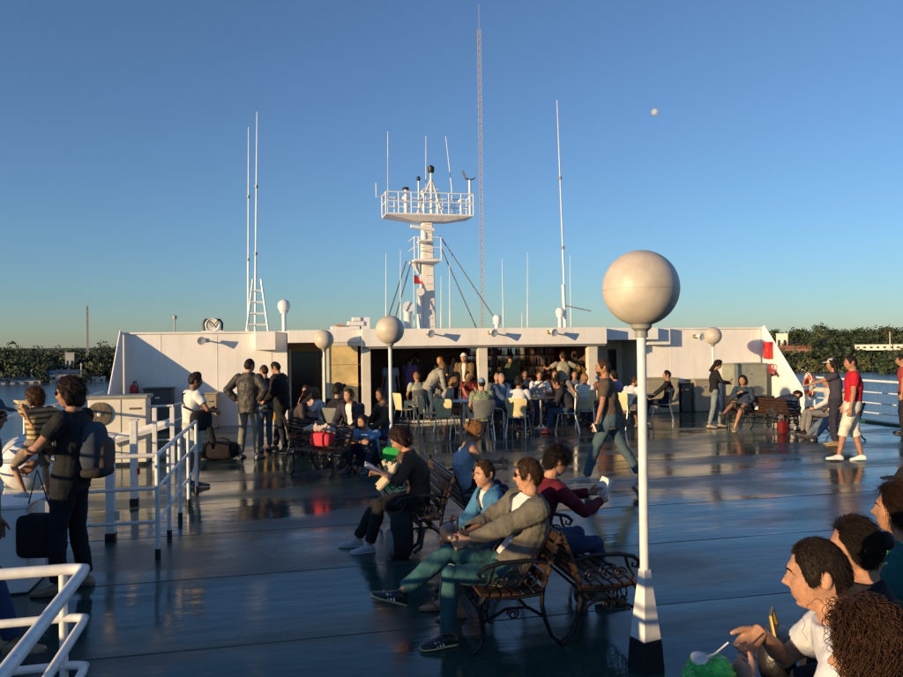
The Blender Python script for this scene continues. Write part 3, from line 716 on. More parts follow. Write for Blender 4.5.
# ================================================================== globe lamps on deck
M_GLOBE = mat('opal_globe', (0.57, 0.51, 0.43), 0.45, 0, 0.14, 5, 0, 10, 0.5)
def globe_lamp(p, zc, label):
    t = thing('globe_lamp', label, 'lamp', (p.x, p.y, 0), 0.25)
    s = 1.0
    MB().tube([(0, 0, 0.30), (0, 0, zc - 0.30)], 0.029, 16).build('post', M_RAIL, t)
    MB().rings([[(x * 0.068, y * 0.068, 0.19) for x, y in ((-1, -1), (1, -1), (1, 1), (-1, 1))], [(x * 0.027, y * 0.027, 0.62) for x, y in ((-1, -1), (1, -1), (1, 1), (-1, 1))]]).build('tapered_base', M_RAIL, t, False, 0.004)
    MB().rings([[(x * 0.082, y * 0.082, -0.01) for x, y in ((-1, -1), (1, -1), (1, 1), (-1, 1))], [(x * 0.07, y * 0.07, 0.189) for x, y in ((-1, -1), (1, -1), (1, 1), (-1, 1))]]).build('black_foot', M_BLACK, t, False, 0.004)
    MB().lathe([(0, -0.31), (0.04, -0.31), (0.04, -0.27), (0.062, -0.252), (0.066, -0.228), (0.0, -0.22)], (0, 0, zc), 20).build('collar', M_GREY, t)
    g = []
    for i in range(1, 24):
        a = pi * i / 24; g.append((0.238 * sin(a), -0.238 * cos(a)))
    MB().lathe([(0.01, -0.238)] + g + [(0.01, 0.238)], (0, 0, zc), 40).build('globe', M_GLOBE, t, sharp=180)
    MB().tube([(0.2385 * cos(2 * pi * k / 48), 0.2385 * sin(2 * pi * k / 48), zc - 0.01) for k in range(48)], 0.0012, 5, closed=True).build('seam', M_GLOBE, t)
    return t
globe_lamp(G(646, 668), 2.38, 'globe lamp on a white post beside the near bench')
globe_lamp(G(391.5, 467), 2.28, "globe lamp on a white post by the green bag")
globe_lamp(G(325, 428), 2.17, 'globe lamp on a white post in front of the yellow panel')
globe_lamp(G(714, 414), 2.16, 'globe lamp on a white post at the right wall above the woman with phone')
# ================================================================== water, shore, far things
ZS = -14.0
def water_material():
    m = bpy.data.materials.new('river_water'); m.use_nodes = True
    nt = m.node_tree; b = nt.nodes['Principled BSDF']
    b.inputs['Base Color'].default_value = (0.05, 0.075, 0.095, 1); b.inputs['Roughness'].default_value = 0.16
    geo = nt.nodes.new('ShaderNodeNewGeometry'); n = nt.nodes.new('ShaderNodeTexNoise')
    mp = nt.nodes.new('ShaderNodeMapping'); mp.inputs['Scale'].default_value = (0.35, 0.6, 1)
    n.inputs['Scale'].default_value = 1.0; n.inputs['Detail'].default_value = 8
    nt.links.new(geo.outputs['Position'], mp.inputs[0]); nt.links.new(mp.outputs[0], n.inputs['Vector'])
    bp = nt.nodes.new('ShaderNodeBump'); bp.inputs['Strength'].default_value = 0.6; bp.inputs['Distance'].default_value = 0.5
    nt.links.new(n.outputs['Fac'], bp.inputs['Height']); nt.links.new(bp.outputs[0], b.inputs['Normal'])
    return m
struct(MB().add([(-6000, -6000, ZS), (6000, -6000, ZS), (6000, 6000, ZS), (-6000, 6000, ZS)], [(0, 1, 2, 3)]).build('water', water_material(), smooth=False))
# far bank: a ground sheet with low hills, in polar rings about the ship
def bank_r(a): return 385 + 18 * sin(a * 3.1 + 1) + 9 * sin(a * 11)
def hill(a, r):                                       # a: bearing from the ship's bow, radians
    t = min(1, max(0, (r - bank_r(a)) / 60)); h = 1.6 * t
    t2 = min(1, max(0, (r - bank_r(a) - 70) / 220)); t2 = t2 * t2 * (3 - 2 * t2)
    hr = 4.5 + 12.5 * exp(-((a - 0.66) / 0.13) ** 2) + 5 * exp(-((a - 0.9) / 0.16) ** 2) + 3 * sin(a * 9)
    return ZS - 0.6 + h + hr * t2 + max(0, r - 750) * 0.0022
vs = []; fs = []; na, nr = 150, 16
for i in range(na + 1):
    a = -1.5 + 3.4 * i / na
    for j in range(nr + 1):
        r = bank_r(a) + (j / nr) ** 2 * 5200
        vs.append((r * sin(a), r * cos(a), hill(a, r) if j else ZS - 1.2))
for i in range(na):
    for j in range(nr):
        k = i * (nr + 1) + j; fs.append((k, k + nr + 1, k + nr + 2, k + 1))
M_BANK = mat('grassy_bank_ground', (0.05, 0.055, 0.025), 0.9, 0, 0.35, 0.05)
struct(MB().add(vs, fs).build('far_bank', M_BANK))
# the wood on the far bank: one mass of leaf clumps
rt = random.Random(11)
def leaf_mat(name, c):
    return mat(name, c, 0.7, 0, 0.45, 0.08)
LM = [leaf_mat('wood_leaf_dark', (0.030, 0.052, 0.018)), leaf_mat('wood_leaf_mid', (0.045, 0.070, 0.022)), leaf_mat('wood_leaf_olive', (0.075, 0.085, 0.026))]
mbs = [MB(), MB(), MB()]; trunks = MB()
def far_tree(x, y, z, h, w, mb, n):
    lobes = [(x + rt.uniform(-.4, .4) * w, y + rt.uniform(-.4, .4) * w, z + h * rt.uniform(0.25, 0.74), w * rt.uniform(0.28, 0.46)) for _ in range(7)]
    trunks.tube([(x, y, z - 1), (x + rt.uniform(-.5, .5), y, z + h * 0.6)], [0.35, 0.15], 5)
    for k in range(n):
        lx, ly, lz, lr = lobes[k % 7]
        d = V((rt.gauss(0, 1), rt.gauss(0, 1), rt.gauss(0, 0.8))).normalized() * lr * rt.uniform(0.72, 1.08)
        c = V((lx, ly, lz)) + d; c.z = max(c.z, z + 0.3)
        nrm = (d.normalized() + V((rt.uniform(-.3, .3), rt.uniform(-.3, .3), rt.uniform(-.1, .5)))).normalized()
        u = nrm.orthogonal().normalized(); u = Matrix.Rotation(rt.uniform(0, 6.28), 3, nrm) @ u; w_ = nrm.cross(u)
        s = rt.uniform(0.5, 1.2)
        mb.add([c + u * s, c + w_ * s * 0.6, c - u * s * 0.9, c - w_ * s * 0.7], [(0, 1, 2, 3)])
rows = [(12, 150, 4, 7.5, 110), (45, 260, 7, 11, 140), (90, 260, 8, 11.5, 100), (150, 260, 8, 12, 100), (220, 260, 8, 12, 90), (300, 220, 8, 12, 80)]
for (dr, cnt, h0, h1, n) in rows:
    for k in range(cnt):
        lo, hi = (-0.46, -0.10) if k % 2 else (0.54, 0.95)
        a = rt.uniform(lo, hi) ; r = bank_r(a) + dr + rt.uniform(-16, 22)
        if dr < 20 and (rt.random() < 0.45): continue
        hm = 0.90 + 0.85 * noise.noise(V((a * 38, dr * 0.05, 2.0))) + (0.40 if a < 0 else 0.0) + 0.25 * noise.noise(V((a * 130, dr, 5.0)))
        hm *= 1.4 if rt.random() < 0.05 else rt.uniform(0.75, 1.08)
        far_tree(r * sin(a), r * cos(a), hill(a, r), rt.uniform(h0, h1) * hm, rt.uniform(6, 9.5), mbs[rt.choice((0, 0, 1, 1, 2))], n)
for mb, m in zip(mbs, LM):
    o = mb.build('far_wood', m, smooth=False)
    tag(o, {0: 'dark green trees of the wood along the far bank', 1: 'mid green trees of the wood along the far bank', 2: 'olive green trees of the wood along the far bank'}[LM.index(m)], 'wood', None, 'stuff')
tag(trunks.build('far_wood_trunks', mat('far_bark', (0.07, 0.05, 0.035), 0.9)), 'tree trunks inside the wood along the far bank', 'trunks', None, 'stuff')

def on_bank(px, r_extra=10):
    d = ray(px, 343); a = math.atan2(d.x, d.y); r = bank_r(a) + r_extra
    return V((r * sin(a), r * cos(a), hill(a, r))), a
M_FARW = mat('far_white_wall', (0.72, 0.68, 0.60), 0.7); M_ROOFB = mat('far_blue_roof', (0.06, 0.09, 0.16), 0.5); M_TILE = mat('far_tile_roof', (0.32, 0.13, 0.07), 0.8)
M_WIN = mat('far_window', (0.03, 0.035, 0.04), 0.2)
def shed(px, ex, w, d_, h, label, roof, wall=M_FARW, flat=False, lift=0):
    p, a = on_bank(px, ex)
    t = thing('shore_building', label, 'building', (p.x, p.y, p.z - 0.3 + lift), -a)
    MB().box((0, 0, h / 2), (w, d_, h)).build('wall', wall, t, False)
    if flat: MB().box((0, 0, h + 0.2), (w + 0.6, d_ + 0.6, 0.4)).build('roof', roof, t, False)
    else: MB().prism([(-d_ / 2 - 0.4, h), (d_ / 2 + 0.4, h), (0, h + d_ * 0.28)], 'x', -w / 2 - 0.4, w / 2 + 0.4).build('roof', roof, t, False)
    n = max(2, int(w / 3.2))
    for k in range(n): MB().box((-w / 2 + (k + 0.5) * w / n, -d_ / 2 - 0.03, h * 0.55), (w / n * 0.45, 0.05, h * 0.35)).build('window', M_WIN, t, False)
shed(66, 16, 14, 7, 4.0, 'low far building with a dark blue roof on the left bank', M_ROOFB)
shed(86, 6, 16, 6, 2.6, 'long pale shed at the water on the left bank', M_FARW, flat=True)
shed(69.5, 40, 4, 4, 13, 'narrow cream tower block among the trees of the left bank', M_FARW, flat=True)
shed(12, 5, 22, 5, 2.2, 'low sunlit wall like quay shed at the far left bank', M_ROOFB)
shed(782, 150, 7, 7, 14, 'pale tower beside the sloping starboard wing on the far hill', M_FARW, flat=True)
shed(789, 140, 26, 8, 5, 'reddish roofed low house below the pale tower', M_TILE, mat('far_brick', (0.25, 0.13, 0.09), 0.8))
shed(888, 120, 34, 12, 3.0, 'long white roofed hall in the right bank trees', mat('far_white_roof', (0.42, 0.42, 0.40), 0.5), flat=True, lift=6)
shed(806, 10, 16, 5, 2.5, 'small sunlit boathouse at the right bank waterline', M_TILE)
for i, (px, hh) in enumerate(((81, 9), (31, 7), (890, 17))):
    p, a = on_bank(px, 12 if px < 800 else 110)
    t = thing('shore_pole', ('thin white pole beside the blue roofed far building', 'short white pole on the far left bank', 'white mast rising over the long white hall')[i], 'pole', p)
    MB().tube([(0, 0, -0.3), (0, 0, hh)], [0.35, 0.2], 6).build('shaft', M_FARW, t)
    MB().box((0, 0, hh * 0.9), (1.2, 0.2, 0.2)).build('cross_arm', M_FARW, t, False)
# tall lattice radio tower on the shore, and a fainter one
def radio_tower(px, top, w, label, r):
    d = ray(px, 343); a = math.atan2(d.x, d.y); R_ = 470.0
    p = V((R_ * sin(a), R_ * cos(a), hill(a, R_)))
    q_ = ray(px - (1.5 if px > 400 else 0), top); zt = CAMZ + q_.z / sqrt(q_.x ** 2 + q_.y ** 2) * R_
    h = zt - p.z
    t = thing('radio_tower', label, 'tower', p, -a)
    m = mat('tower_steel', (0.42, 0.40, 0.40), 0.5)
    cs = [(-1, -0.58), (1, -0.58), (0, 1.15)]
    for sx, sy in cs: MB().tube([(sx * w, sy * w, 0), (sx * w * 0.8, sy * w * 0.8, h * 0.93)], r, 5).build('leg', m, t)
    br = MB(); n = 46
    for i in range(n):
        z0_, z1_ = h * 0.93 * i / n, h * 0.93 * (i + 1) / n
        for k in range(3):
            a_, b_ = cs[k], cs[(k + 1) % 3]; s_ = w * (1 - 0.2 * i / n)
            br.tube([(a_[0] * s_, a_[1] * s_, z0_), (b_[0] * s_, b_[1] * s_, z1_)], r * 0.5, 4)
    o = br.build('bracing', m, t); o['kind'] = 'stuff'
    MB().tube([(0, 0, h * 0.92), (0, 0, h)], r * 0.7, 5).build('top_rod', m, t)
    for f in (0.72, 0.83, 0.9): MB().tube([(-w * 1.8, 0, h * f), (w * 1.2, 0, h * f)], r * 0.8, 5).build('dipole_arm', m, t)
radio_tower(483, 4, 1.25, 'very tall slender lattice radio tower behind the mast', 0.17)
radio_tower(87.5, 301, 0.5, 'faint thin lattice tower above the left bank trees', 0.2)
# small boat on the water
d_ = ray(27, 404); t_ = (ZS - CAMZ) / d_.z; pb_ = V((0, 0, CAMZ)) + d_ * t_
bt = thing('motor_boat', 'small cream motor boat on the water beyond the bulwark', 'boat', (pb_.x, pb_.y, ZS), radians(8))
hullr = []
for x, w_, zb, zt in ((-3.4, 0.05, 0.9, 1.25), (-2.2, 0.7, 0.0, 1.1), (0, 1.05, -0.3, 1.0), (2.0, 1.0, -0.3, 1.0), (2.9, 0.9, -0.2, 1.0)):
    hullr.append([(x, -w_, zt), (x, -w_ * 0.7, zb), (x, w_ * 0.7, zb), (x, w_, zt)])
M_BOAT = mat('boat_cream', (0.72, 0.58, 0.30), 0.4)
MB().rings(hullr).build('hull', M_BOAT, bt, False); MB().box((0.8, 0, 1.4), (1.9, 1.3, 0.8)).build('cabin', M_FARW, bt, False, 0.08)
# the moon
mp_ = D(655, 112, 6000.0)
moon = MB().ell((0, 0, 0), (29, 29, 29), None, 32, 20).build('moon', mat('moon_dust', (0.75, 0.74, 0.72), 1.0, 0, 0.25, 0.03), loc=mp_)
mm = moon.data.materials[0]; nt, b = nodes_of(mm); tr_ = nt.nodes.new('ShaderNodeBsdfTransparent'); mxs = nt.nodes.new('ShaderNodeMixShader'); mxs.inputs[0].default_value = 0.42  # see-through mix stands in for sky haze in front of the moon
nt.links.new(tr_.outputs[0], mxs.inputs[1]); nt.links.new(b.outputs[0], mxs.inputs[2]); nt.links.new(mxs.outputs[0], nt.nodes['Material Output'].inputs[0])
tag(moon, 'small pale gibbous moon in the clear blue sky', 'moon')
# ================================================================== people
SK = {'fair': skin((0.50, 0.265, 0.16), 'skin_fair'), 'tan': skin((0.40, 0.20, 0.115), 'skin_tan'), 'brown': skin((0.26, 0.13, 0.075), 'skin_brown')}
HAIRC = {}
def hair_mat(c):
    n = 'hair_%d_%d_%d' % tuple(int(x * 1000) for x in c)
    return mat(n, c, 0.55, 0, 0.35, 40, 0.5, 150, 0.22)
def ik(a, t, l1, l2, pole):
    d = t - a; L = d.length
    if L > (l1 + l2) * 0.998: t = a + d * ((l1 + l2) * 0.998 / L); d = t - a; L = d.length
    x = (l1 * l1 - l2 * l2 + L * L) / (2 * L); hgt = sqrt(max(0, l1 * l1 - x * x))
    u = d / L; p = pole - u * pole.dot(u)
    if p.length < 1e-5: p = u.orthogonal()
    return a + u * x + p.normalized() * hgt, t
def head_surf(az, el, nz=1.0):
    dx, dy, dz = sin(az) * cos(el), cos(az) * cos(el), sin(el)
    x, y, z = 0.0755 * dx, 0.097 * dy, 0.117 * dz
    if dz < 0:
        q = -dz
        x *= 1 - 0.30 * q ** 1.3
        if dy < 0: y *= 1 - 0.55 * q ** 1.2
        else: y *= 1 + 0.20 * q; z *= 1.05
    if dy > 0:
        y -= 0.010 * max(0, cos(az)) ** 4 * (1 if abs(dz) < 0.75 else 0.5)
        g = lambda a0, e0, sa, se: exp(-((az - a0) / sa) ** 2 - ((el - e0) / se) ** 2)
        t = (el + 0.22)
        y += nz * 0.027 * exp(-(az / 0.15) ** 2) * (exp(-(t / 0.075) ** 2) if t < 0 else exp(-(t / 0.27) ** 2))
        y += 0.007 * (g(0.3, 0.24, 0.28, 0.10) + g(-0.3, 0.24, 0.28, 0.10)) + 0.004 * g(0, 0.26, 0.2, 0.1)
        y -= 0.010 * (g(0.42, 0.06, 0.24, 0.10) + g(-0.42, 0.06, 0.24, 0.10))
        y += 0.009 * g(0, -0.50, 0.26, 0.055) + 0.009 * g(0, -0.63, 0.22, 0.055) - 0.003 * g(0, -0.565, 0.25, 0.03)
        y += 0.014 * g(0, -0.95, 0.38, 0.16)
        x += 0.004 * (g(0.9, -0.12, 0.3, 0.2) - g(-0.9, -0.12, 0.3, 0.2))
    return V((x, y, z))
def ss(e0, e1, x):
    t = min(1, max(0, (x - e0) / (e1 - e0))); return t * t * (3 - 2 * t)
def hairline(az, kind):
    a = abs(az)
    if kind in ('long', 'bun', 'bob'):
        return 0.72 - 0.45 * ss(0.5, 0.95, a) - 0.75 * ss(0.95, 1.5, a) - 0.45 * ss(1.6, 2.4, a)
    return 0.70 - 0.25 * ss(0.45, 0.8, a) - 0.62 * ss(0.85, 1.3, a) + 0.30 * ss(1.45, 1.75, a) - 0.80 * ss(1.8, 2.5, a)

def strands(mb, Hm, kind, n, ln, r, rng, thick, curl=0.0, drop=0.4):
    for _ in range(n):
        for __ in range(20):
            az = rng.uniform(-pi, pi); el = math.asin(rng.uniform(-0.75, 1))
            if el > hairline(az, kind) + 0.02: break
        p = head_surf(az, el); nrm = V((p.x / 0.0755 ** 2, p.y / 0.097 ** 2, p.z / 0.117 ** 2)).normalized()
        out = p + nrm * thick * rng.uniform(0.8, 1.05)
        flow = V((nrm.x * 0.4, -0.45 + nrm.y * 0.3, -0.75)) if kind != 'long' else V(((0.7 if nrm.x > 0 else -0.7) * max(0, nrm.y + 0.3), -0.6, -0.6)); flow = (flow - nrm * flow.dot(nrm)).normalized()
        flow = (flow + V((rng.gauss(0, .3), rng.gauss(0, .3), rng.gauss(0, .2)))).normalized()
        L = ln * rng.uniform(0.6, 1.25); pts = []; m = 4
        for k in range(m):
            f = k / (m - 1)
            pts.append(Hm @ (out + flow * L * f + nrm * (0.22 * L * f - 0.28 * L * f * f)))
        mb.tube(pts, [r, r, r * 0.8, r * 0.25], 3, cap=False)

PEOPLE = []
DEF = dict(h=1.75, pel=(0, 0, 0.93), lean=2, side=0, twist=0, hy=0, hp=0, hl=(-0.27, 0.06, 0.80), hr=(0.27, 0.06, 0.80),
           fl=(-0.10, 0, 0.08), fr=(0.10, 0.03, 0.08), el=(-0.5, -1, 0), er=(0.5, -1, 0), kl=(-0.15, 1, 0.1), kr=(0.15, 1, 0.1),
           tl=0, tr=0, toel=-8, toer=8, slim=1.0, fem=False, curl=0.55, skin='fair', hair=('short', (0.02, 0.014, 0.01)),
           top=('tee', (0.3, 0.3, 0.3)), jacket=None, bottom=('long', (0.05, 0.06, 0.09)), shoes=(0.03, 0.03, 0.03), sole=None,
           cap=None, glasses=False, beard=False, slouch=0.02, nl=None, nr=None, dl=None, dr=None, vox=None, detail=False)
def person(label, x, y, face, z=0.0, **kw):
    P = dict(DEF); P.update(kw)
    bad = set(kw) - set(DEF)
    assert not bad, bad
    s = P['h'] / 1.75
    dist = sqrt(x * x + y * y)
    vox = P['vox'] or min(0.0125, max(0.006, dist * 0.001))
    root = thing('person', label, 'person', (x, y, z), -radians(YAW + face))
    def L(v): return V(v) * s
    w = P['slim']
    pel = L(P['pel'])
    la, sa = radians(P['lean']), radians(P['side'])
    U = V((sin(sa), sin(la) * cos(sa), cos(la) * cos(sa))).normalized()
    tw = radians(P['twist'])
    Rs = V((cos(tw), -sin(tw), 0)); Rs = (Rs - U * Rs.dot(U)).normalized()
    Rp = V((1, 0, 0)); Rp = (Rp - U * Rp.dot(U)).normalized()
    back = -(U.cross(Rp)) if False else V((0, -1, 0))
    def spine(t):                                       # t metres above the pelvis
        c = pel + U * (t * s)
        f = min(1, max(0, t / 0.5)); c += V((0, -1, 0)) * (P['slouch'] * s * sin(pi * f))
        r = Rp.lerp(Rs, f).normalized(); return c, r, U.cross(r).normalized()
    shw = (0.170 if P['fem'] else 0.188) * s * w ** 0.5
    cs, rs, fs_ = spine(0.492)
    SL, SR = cs - rs * shw, cs + rs * shw
    nb, _, _ = spine(0.567)
    fwd = U.cross(rs).normalized()
    hipw = 0.088 * s
    HL, HR = pel - Rp * hipw, pel + Rp * hipw
    ul, fl_ = 0.285 * s, 0.255 * s
    EL, WL = ik(SL, L(P['hl']), ul, fl_, V(P['el'])); ER, WR = ik(SR, L(P['hr']), ul, fl_, V(P['er']))
    KL, AL = ik(HL, L(P['fl']), 0.43 * s, 0.425 * s, V(P['kl'])); KR, AR = ik(HR, L(P['fr']), 0.43 * s, 0.425 * s, V(P['kr']))
    # head frame
    hyaw = radians(P['hy']); hpit = radians(P['hp'])
    Hr = Matrix.Rotation(-hyaw, 3, 'Z') @ Matrix.Rotation(-hpit, 3, 'X') @ Matrix.Rotation(-sa * 0.3, 3, 'Y')
    nd = (U + V((0, 0.25 + 0.15 * sin(hpit), 0.5))).normalized()
    hc = nb + nd * 0.070 * s + Hr @ V((0, 0.020 * s, 0.066 * s))
    child = 1.0 if P['h'] > 1.5 else 1.0 + (1.5 - P['h']) * 0.45
    Hm = Matrix.Translation(hc) @ Hr.to_4x4() @ Matrix.Diagonal((s * child * 1.03, s * child * 1.03, s * child * 1.03, 1))
    near = dist < 9
    # ---- body
    b = MB()
    nu, nv = (56, 40) if near else (36, 26)
    rs_ = []
    for i in range(1, nv):
        el = -pi / 2 + pi * i / nv
        rs_.append([Hm @ head_surf(-pi + 2 * pi * j / nu, el) for j in range(nu)])
    b.rings(rs_)
    for sg in (-1, 1):
        Re = Matrix.Rotation(sg * radians(-18), 3, 'Z')
        c = Hm @ V((sg * 0.073, -0.022, 0.0)); b.ell(c, (0.010 * s, 0.018 * s, 0.031 * s), Hr @ Re, 10, 8)
        b.ell(Hm @ V((sg * 0.080, -0.029, 0.006)), (0.007 * s, 0.013 * s, 0.025 * s), Hr @ Re, 10, 8)
    b.tube([nb - U * 0.08 * s, nb, Hm @ V((0, -0.02, -0.05))], [0.066 * s * w, 0.055 * s * w, 0.054 * s], 14)
    def torso(mb, sec, off, n=20):
        rr = []
        for t, hw, hd in sec:
            c, r, f = spine(t); ring = []
            for j in range(n):
                a = 2 * pi * j / n
                ca, sa_ = cos(a), sin(a)
                px = abs(ca) ** 0.8 * (1 if ca > 0 else -1); py = abs(sa_) ** 0.85 * (1 if sa_ > 0 else -1)
                ring.append(c + r * ((hw * w + off) * s * px) + f * ((hd * w + off) * s * py))
            rr.append(ring)
        mb.rings(rr)
    if P['fem']: SEC = [(-0.10, .115, .085), (-0.04, .165, .115), (0.05, .165, .118), (0.17, .125, .095), (0.30, .142, .118), (0.39, .150, .115), (0.48, .150, .085), (0.54, .085, .062), (0.575, .056, .052)]
    else: SEC = [(-0.10, .110, .085), (-0.04, .155, .112), (0.05, .155, .112), (0.17, .143, .105), (0.30, .165, .118), (0.39, .172, .115), (0.48, .165, .090), (0.54, .095, .066), (0.575, .058, .054)]
    torso(b, SEC, -0.008)
    def arm(mb, S, E, W, off, upto=1.0, elong=0.0, cap0=True):
        # upto: 0..1 upper arm, 1..2 forearm
        key = [(S, 0.060), (S.lerp(E, 0.3), 0.054), (S.lerp(E, 0.6), 0.047), (E, 0.041), (E.lerp(W, 0.3), 0.042), (E.lerp(W, 0.65), 0.034), (W, 0.026)]
        par = [0, 0.3, 0.6, 1.0, 1.3, 1.65, 2.0]
        pts, rad = [], []
        for (p, r), t in zip(key, par):
            if t <= upto: pts.append(p); rad.append((r * w + off) * s)
        if upto not in par:
            k = max(i for i, t in enumerate(par) if t < upto); f = (upto - par[k]) / (par[k + 1] - par[k])
            pts.append(key[k][0].lerp(key[k + 1][0], f)); rad.append(((key[k][1] * (1 - f) + key[k + 1][1] * f) * w + off) * s)
        mb.tube(pts, rad, 14)
        mb.ell(S, [(0.058 * w + off) * s] * 3, None, 12, 8); 
        if upto > 1: mb.ell(E, [(0.041 * w + off) * s] * 3, None, 12, 8)
    def leg(mb, Hh, K, A, off, upto=2.0, flare=0.0):
        key = [(Hh, 0.088), (Hh.lerp(K, 0.35), 0.079), (Hh.lerp(K, 0.7), 0.064), (K, 0.054), (K.lerp(A, 0.25), 0.055), (K.lerp(A, 0.55), 0.046), (A, 0.034)]
        par = [0, 0.35, 0.7, 1.0, 1.25, 1.55, 2.0]
        pts, rad = [], []
        for (p, r), t in zip(key, par):
            if t <= upto: pts.append(p); rad.append((r * w + off + flare * max(0, t - 1)) * s)
        if upto not in par:
            k = max(i for i, t in enumerate(par) if t < upto); f = (upto - par[k]) / (par[k + 1] - par[k])
            pts.append(key[k][0].lerp(key[k + 1][0], f)); rad.append(((key[k][1] * (1 - f) + key[k + 1][1] * f) * w + off + flare * max(0, upto - 1)) * s)
        mb.tube(pts, rad, 16)
        mb.ell(Hh, [(0.088 * w + off) * s] * 3, None, 12, 8)
        if upto > 1: mb.ell(K, [(0.055 * w + off + flare * 0.2) * s] * 3, None, 12, 8)
    arm(b, SL, EL, WL, -0.006, 2.0); arm(b, SR, ER, WR, -0.006, 2.0)
    bo = -0.008 if P['bottom'][0] == 'long' else -0.004
    leg(b, HL, KL, AL, bo); leg(b, HR, KR, AR, bo)
    # hands
    def hand(W, E, sg, n_, d_):
        d = V(d_) if d_ is not None else (W - E)
        d = d.normalized()
        n = V(n_) if n_ is not None else V((-sg, 0.0, -0.15))
        n = (n - d * n.dot(d)); n = n.normalized() if n.length > 1e-4 else d.orthogonal()
        k = d.cross(n) * sg                              # thumb side
        r3 = []
        for f, hw, ht in ((-0.01, .024, .022), (0.025, .034, .019), (0.06, .040, .016), (0.088, .039, .013)):
            c = W + d * (f * s); ring = []
            for j in range(12):
                a = 2 * pi * j / 12; ring.append(c + k * (hw * s * cos(a)) + n * (ht * s * sin(a)))
            r3.append(ring)
        b.rings(r3)
        for i, (off, ln) in enumerate(((0.031, .070), (0.0105, .078), (-0.0105, .073), (-0.031, .057))):
            p = W + d * (0.082 * s) + k * (off * s); pts = [p - d * 0.02 * s, p]; ang = P['curl'] * (0.5 + 0.1 * i)
            sp = (off * 2.2)
            for q in (0.46, 0.30, 0.24):
                dd = (d * cos(ang) + n * sin(ang) + k * sp).normalized(); p = p + dd * (ln * q * s); pts.append(p); ang += P['curl'] * 0.8
            b.tube(pts, [0.0088 * s, 0.0092 * s, 0.0085 * s, 0.0078 * s, 0.006 * s], 8)
        p = W + d * 0.022 * s + k * 0.026 * s; d2 = (d * 0.75 + k * 0.75 + n * 0.35).normalized(); pts = [p]
        pts.append(p + d2 * 0.036 * s); pts.append(pts[-1] + (d2 + d * 0.5).normalized() * 0.028 * s); pts.append(pts[-1] + (d2 + d).normalized() * 0.022 * s)
        b.tube(pts, [0.014 * s, 0.012 * s, 0.0095 * s, 0.007 * s], 8)
    hand(WL, EL, -1, P['nl'], P['dl']); hand(WR, ER, 1, P['nr'], P['dr'])
    # feet
    def foot_frame(A, K, pitch, toe):
        t = radians(toe); f = V((sin(t), cos(t), 0)); p = radians(pitch)
        f = (f * cos(p) - V((0, 0, 1)) * sin(p)).normalized()
        r = f.cross(V((0, 0, 1))).normalized(); u = r.cross(f).normalized(); return f, r, u
    def foot(mb, A, K, pitch, toe, off, sole=False):
        f, r, u = foot_frame(A, K, pitch, toe); rr = []
        base = A - u * (0.08 * s)
        for (y, hw, zt) in ((-0.065, .020, .045), (-0.05, .033, .07), (0.0, .037, .095), (0.05, .040, .075), (0.10, .046, .052), (0.15, .045, .040), (0.185, .034, .032), (0.198, .016, .024)):
            c = base + f * (y * s * (1 + off * 2)); ring = []
            for j in range(14):
                a = 2 * pi * j / 14; cx = cos(a); cz = sin(a)
                zz = (zt * 0.5 + cz * zt * 0.5) if not sole else (0.011 + cz * 0.013)
                ring.append(c + r * ((hw + off) * s * cx) + u * ((zz + (off if (cz > 0 and not sole) else 0)) * s))
            rr.append(ring)
        mb.rings(rr)
    foot(b, AL, KL, P['tl'], P['toel'], -0.004 if P['shoes'] else 0); foot(b, AR, KR, P['tr'], P['toer'], -0.004 if P['shoes'] else 0)
    def finish(mb, name, m, v, sm=4, disp=0.0, dsc=0.10, cut=None, parent=root, sol=0.0):
        o = mb.build(name, m, parent, sharp=180)
        md = o.modifiers.new('r', 'REMESH'); md.mode = 'VOXEL'; md.voxel_size = v; md.use_smooth_shade = True
        md = o.modifiers.new('s', 'SMOOTH'); md.factor = 0.5; md.iterations = sm
        if disp:
            tx = bpy.data.textures.get('fold_%g' % dsc) or bpy.data.textures.new('fold_%g' % dsc, 'CLOUDS')
            tx.noise_scale = dsc; tx.noise_depth = 2
            md = o.modifiers.new('d', 'DISPLACE'); md.texture = tx; md.strength = disp; md.mid_level = 0.5
            md.texture_coords = 'LOCAL'
        BAKE.append((o, cut, sol)); return o
    body = finish(b, 'body', SK[P['skin']], vox, 2)
    # ---- clothing
    kind, c = P['top'][0], P['top'][1]
    if kind:
        g = MB(); off = 0.012 if not P['jacket'] else 0.004
        hem = P['top'][2] if len(P['top']) > 2 and isinstance(P['top'][2], float) else -0.09
        sec = [q for q in SEC if q[0] > hem and q[0] < (0.55 if kind != 'tank' else 0.47)]
        lo_ = [(hem, (.160 if not P['fem'] else .165), .115)]
        hi_ = [(0.556, .080, .066)] if kind != 'tank' else [(0.48, .13, .085)]
        torso(g, lo_ + sec + hi_, off)
        if kind == 'tank':
            for sg in (-1, 1):
                g.tube([cs + rs * sg * 0.10 * s - fwd * 0.09 * s - U * 0.05 * s, cs + rs * sg * 0.095 * s + U * 0.055 * s, cs + rs * sg * 0.10 * s + fwd * 0.10 * s - U * 0.06 * s], 0.024 * s, 8)
        else:
            up = {'tee': 0.62, 'long': 1.96, 'roll': 1.35}[kind]
            so = (0.016 if kind == 'tee' else 0.012) if not P['jacket'] else 0.0
            arm(g, SL, EL, WL, so, up); arm(g, SR, ER, WR, so, up)
        mm = P['top'][1] if isinstance(P['top'][1], bpy.types.Material) else cloth(P['top'][1])
        finish(g, 'shirt', mm, max(vox, 0.0075), 3, (0.018 if near else 0.016) if not P['jacket'] else 0.006, 0.09)
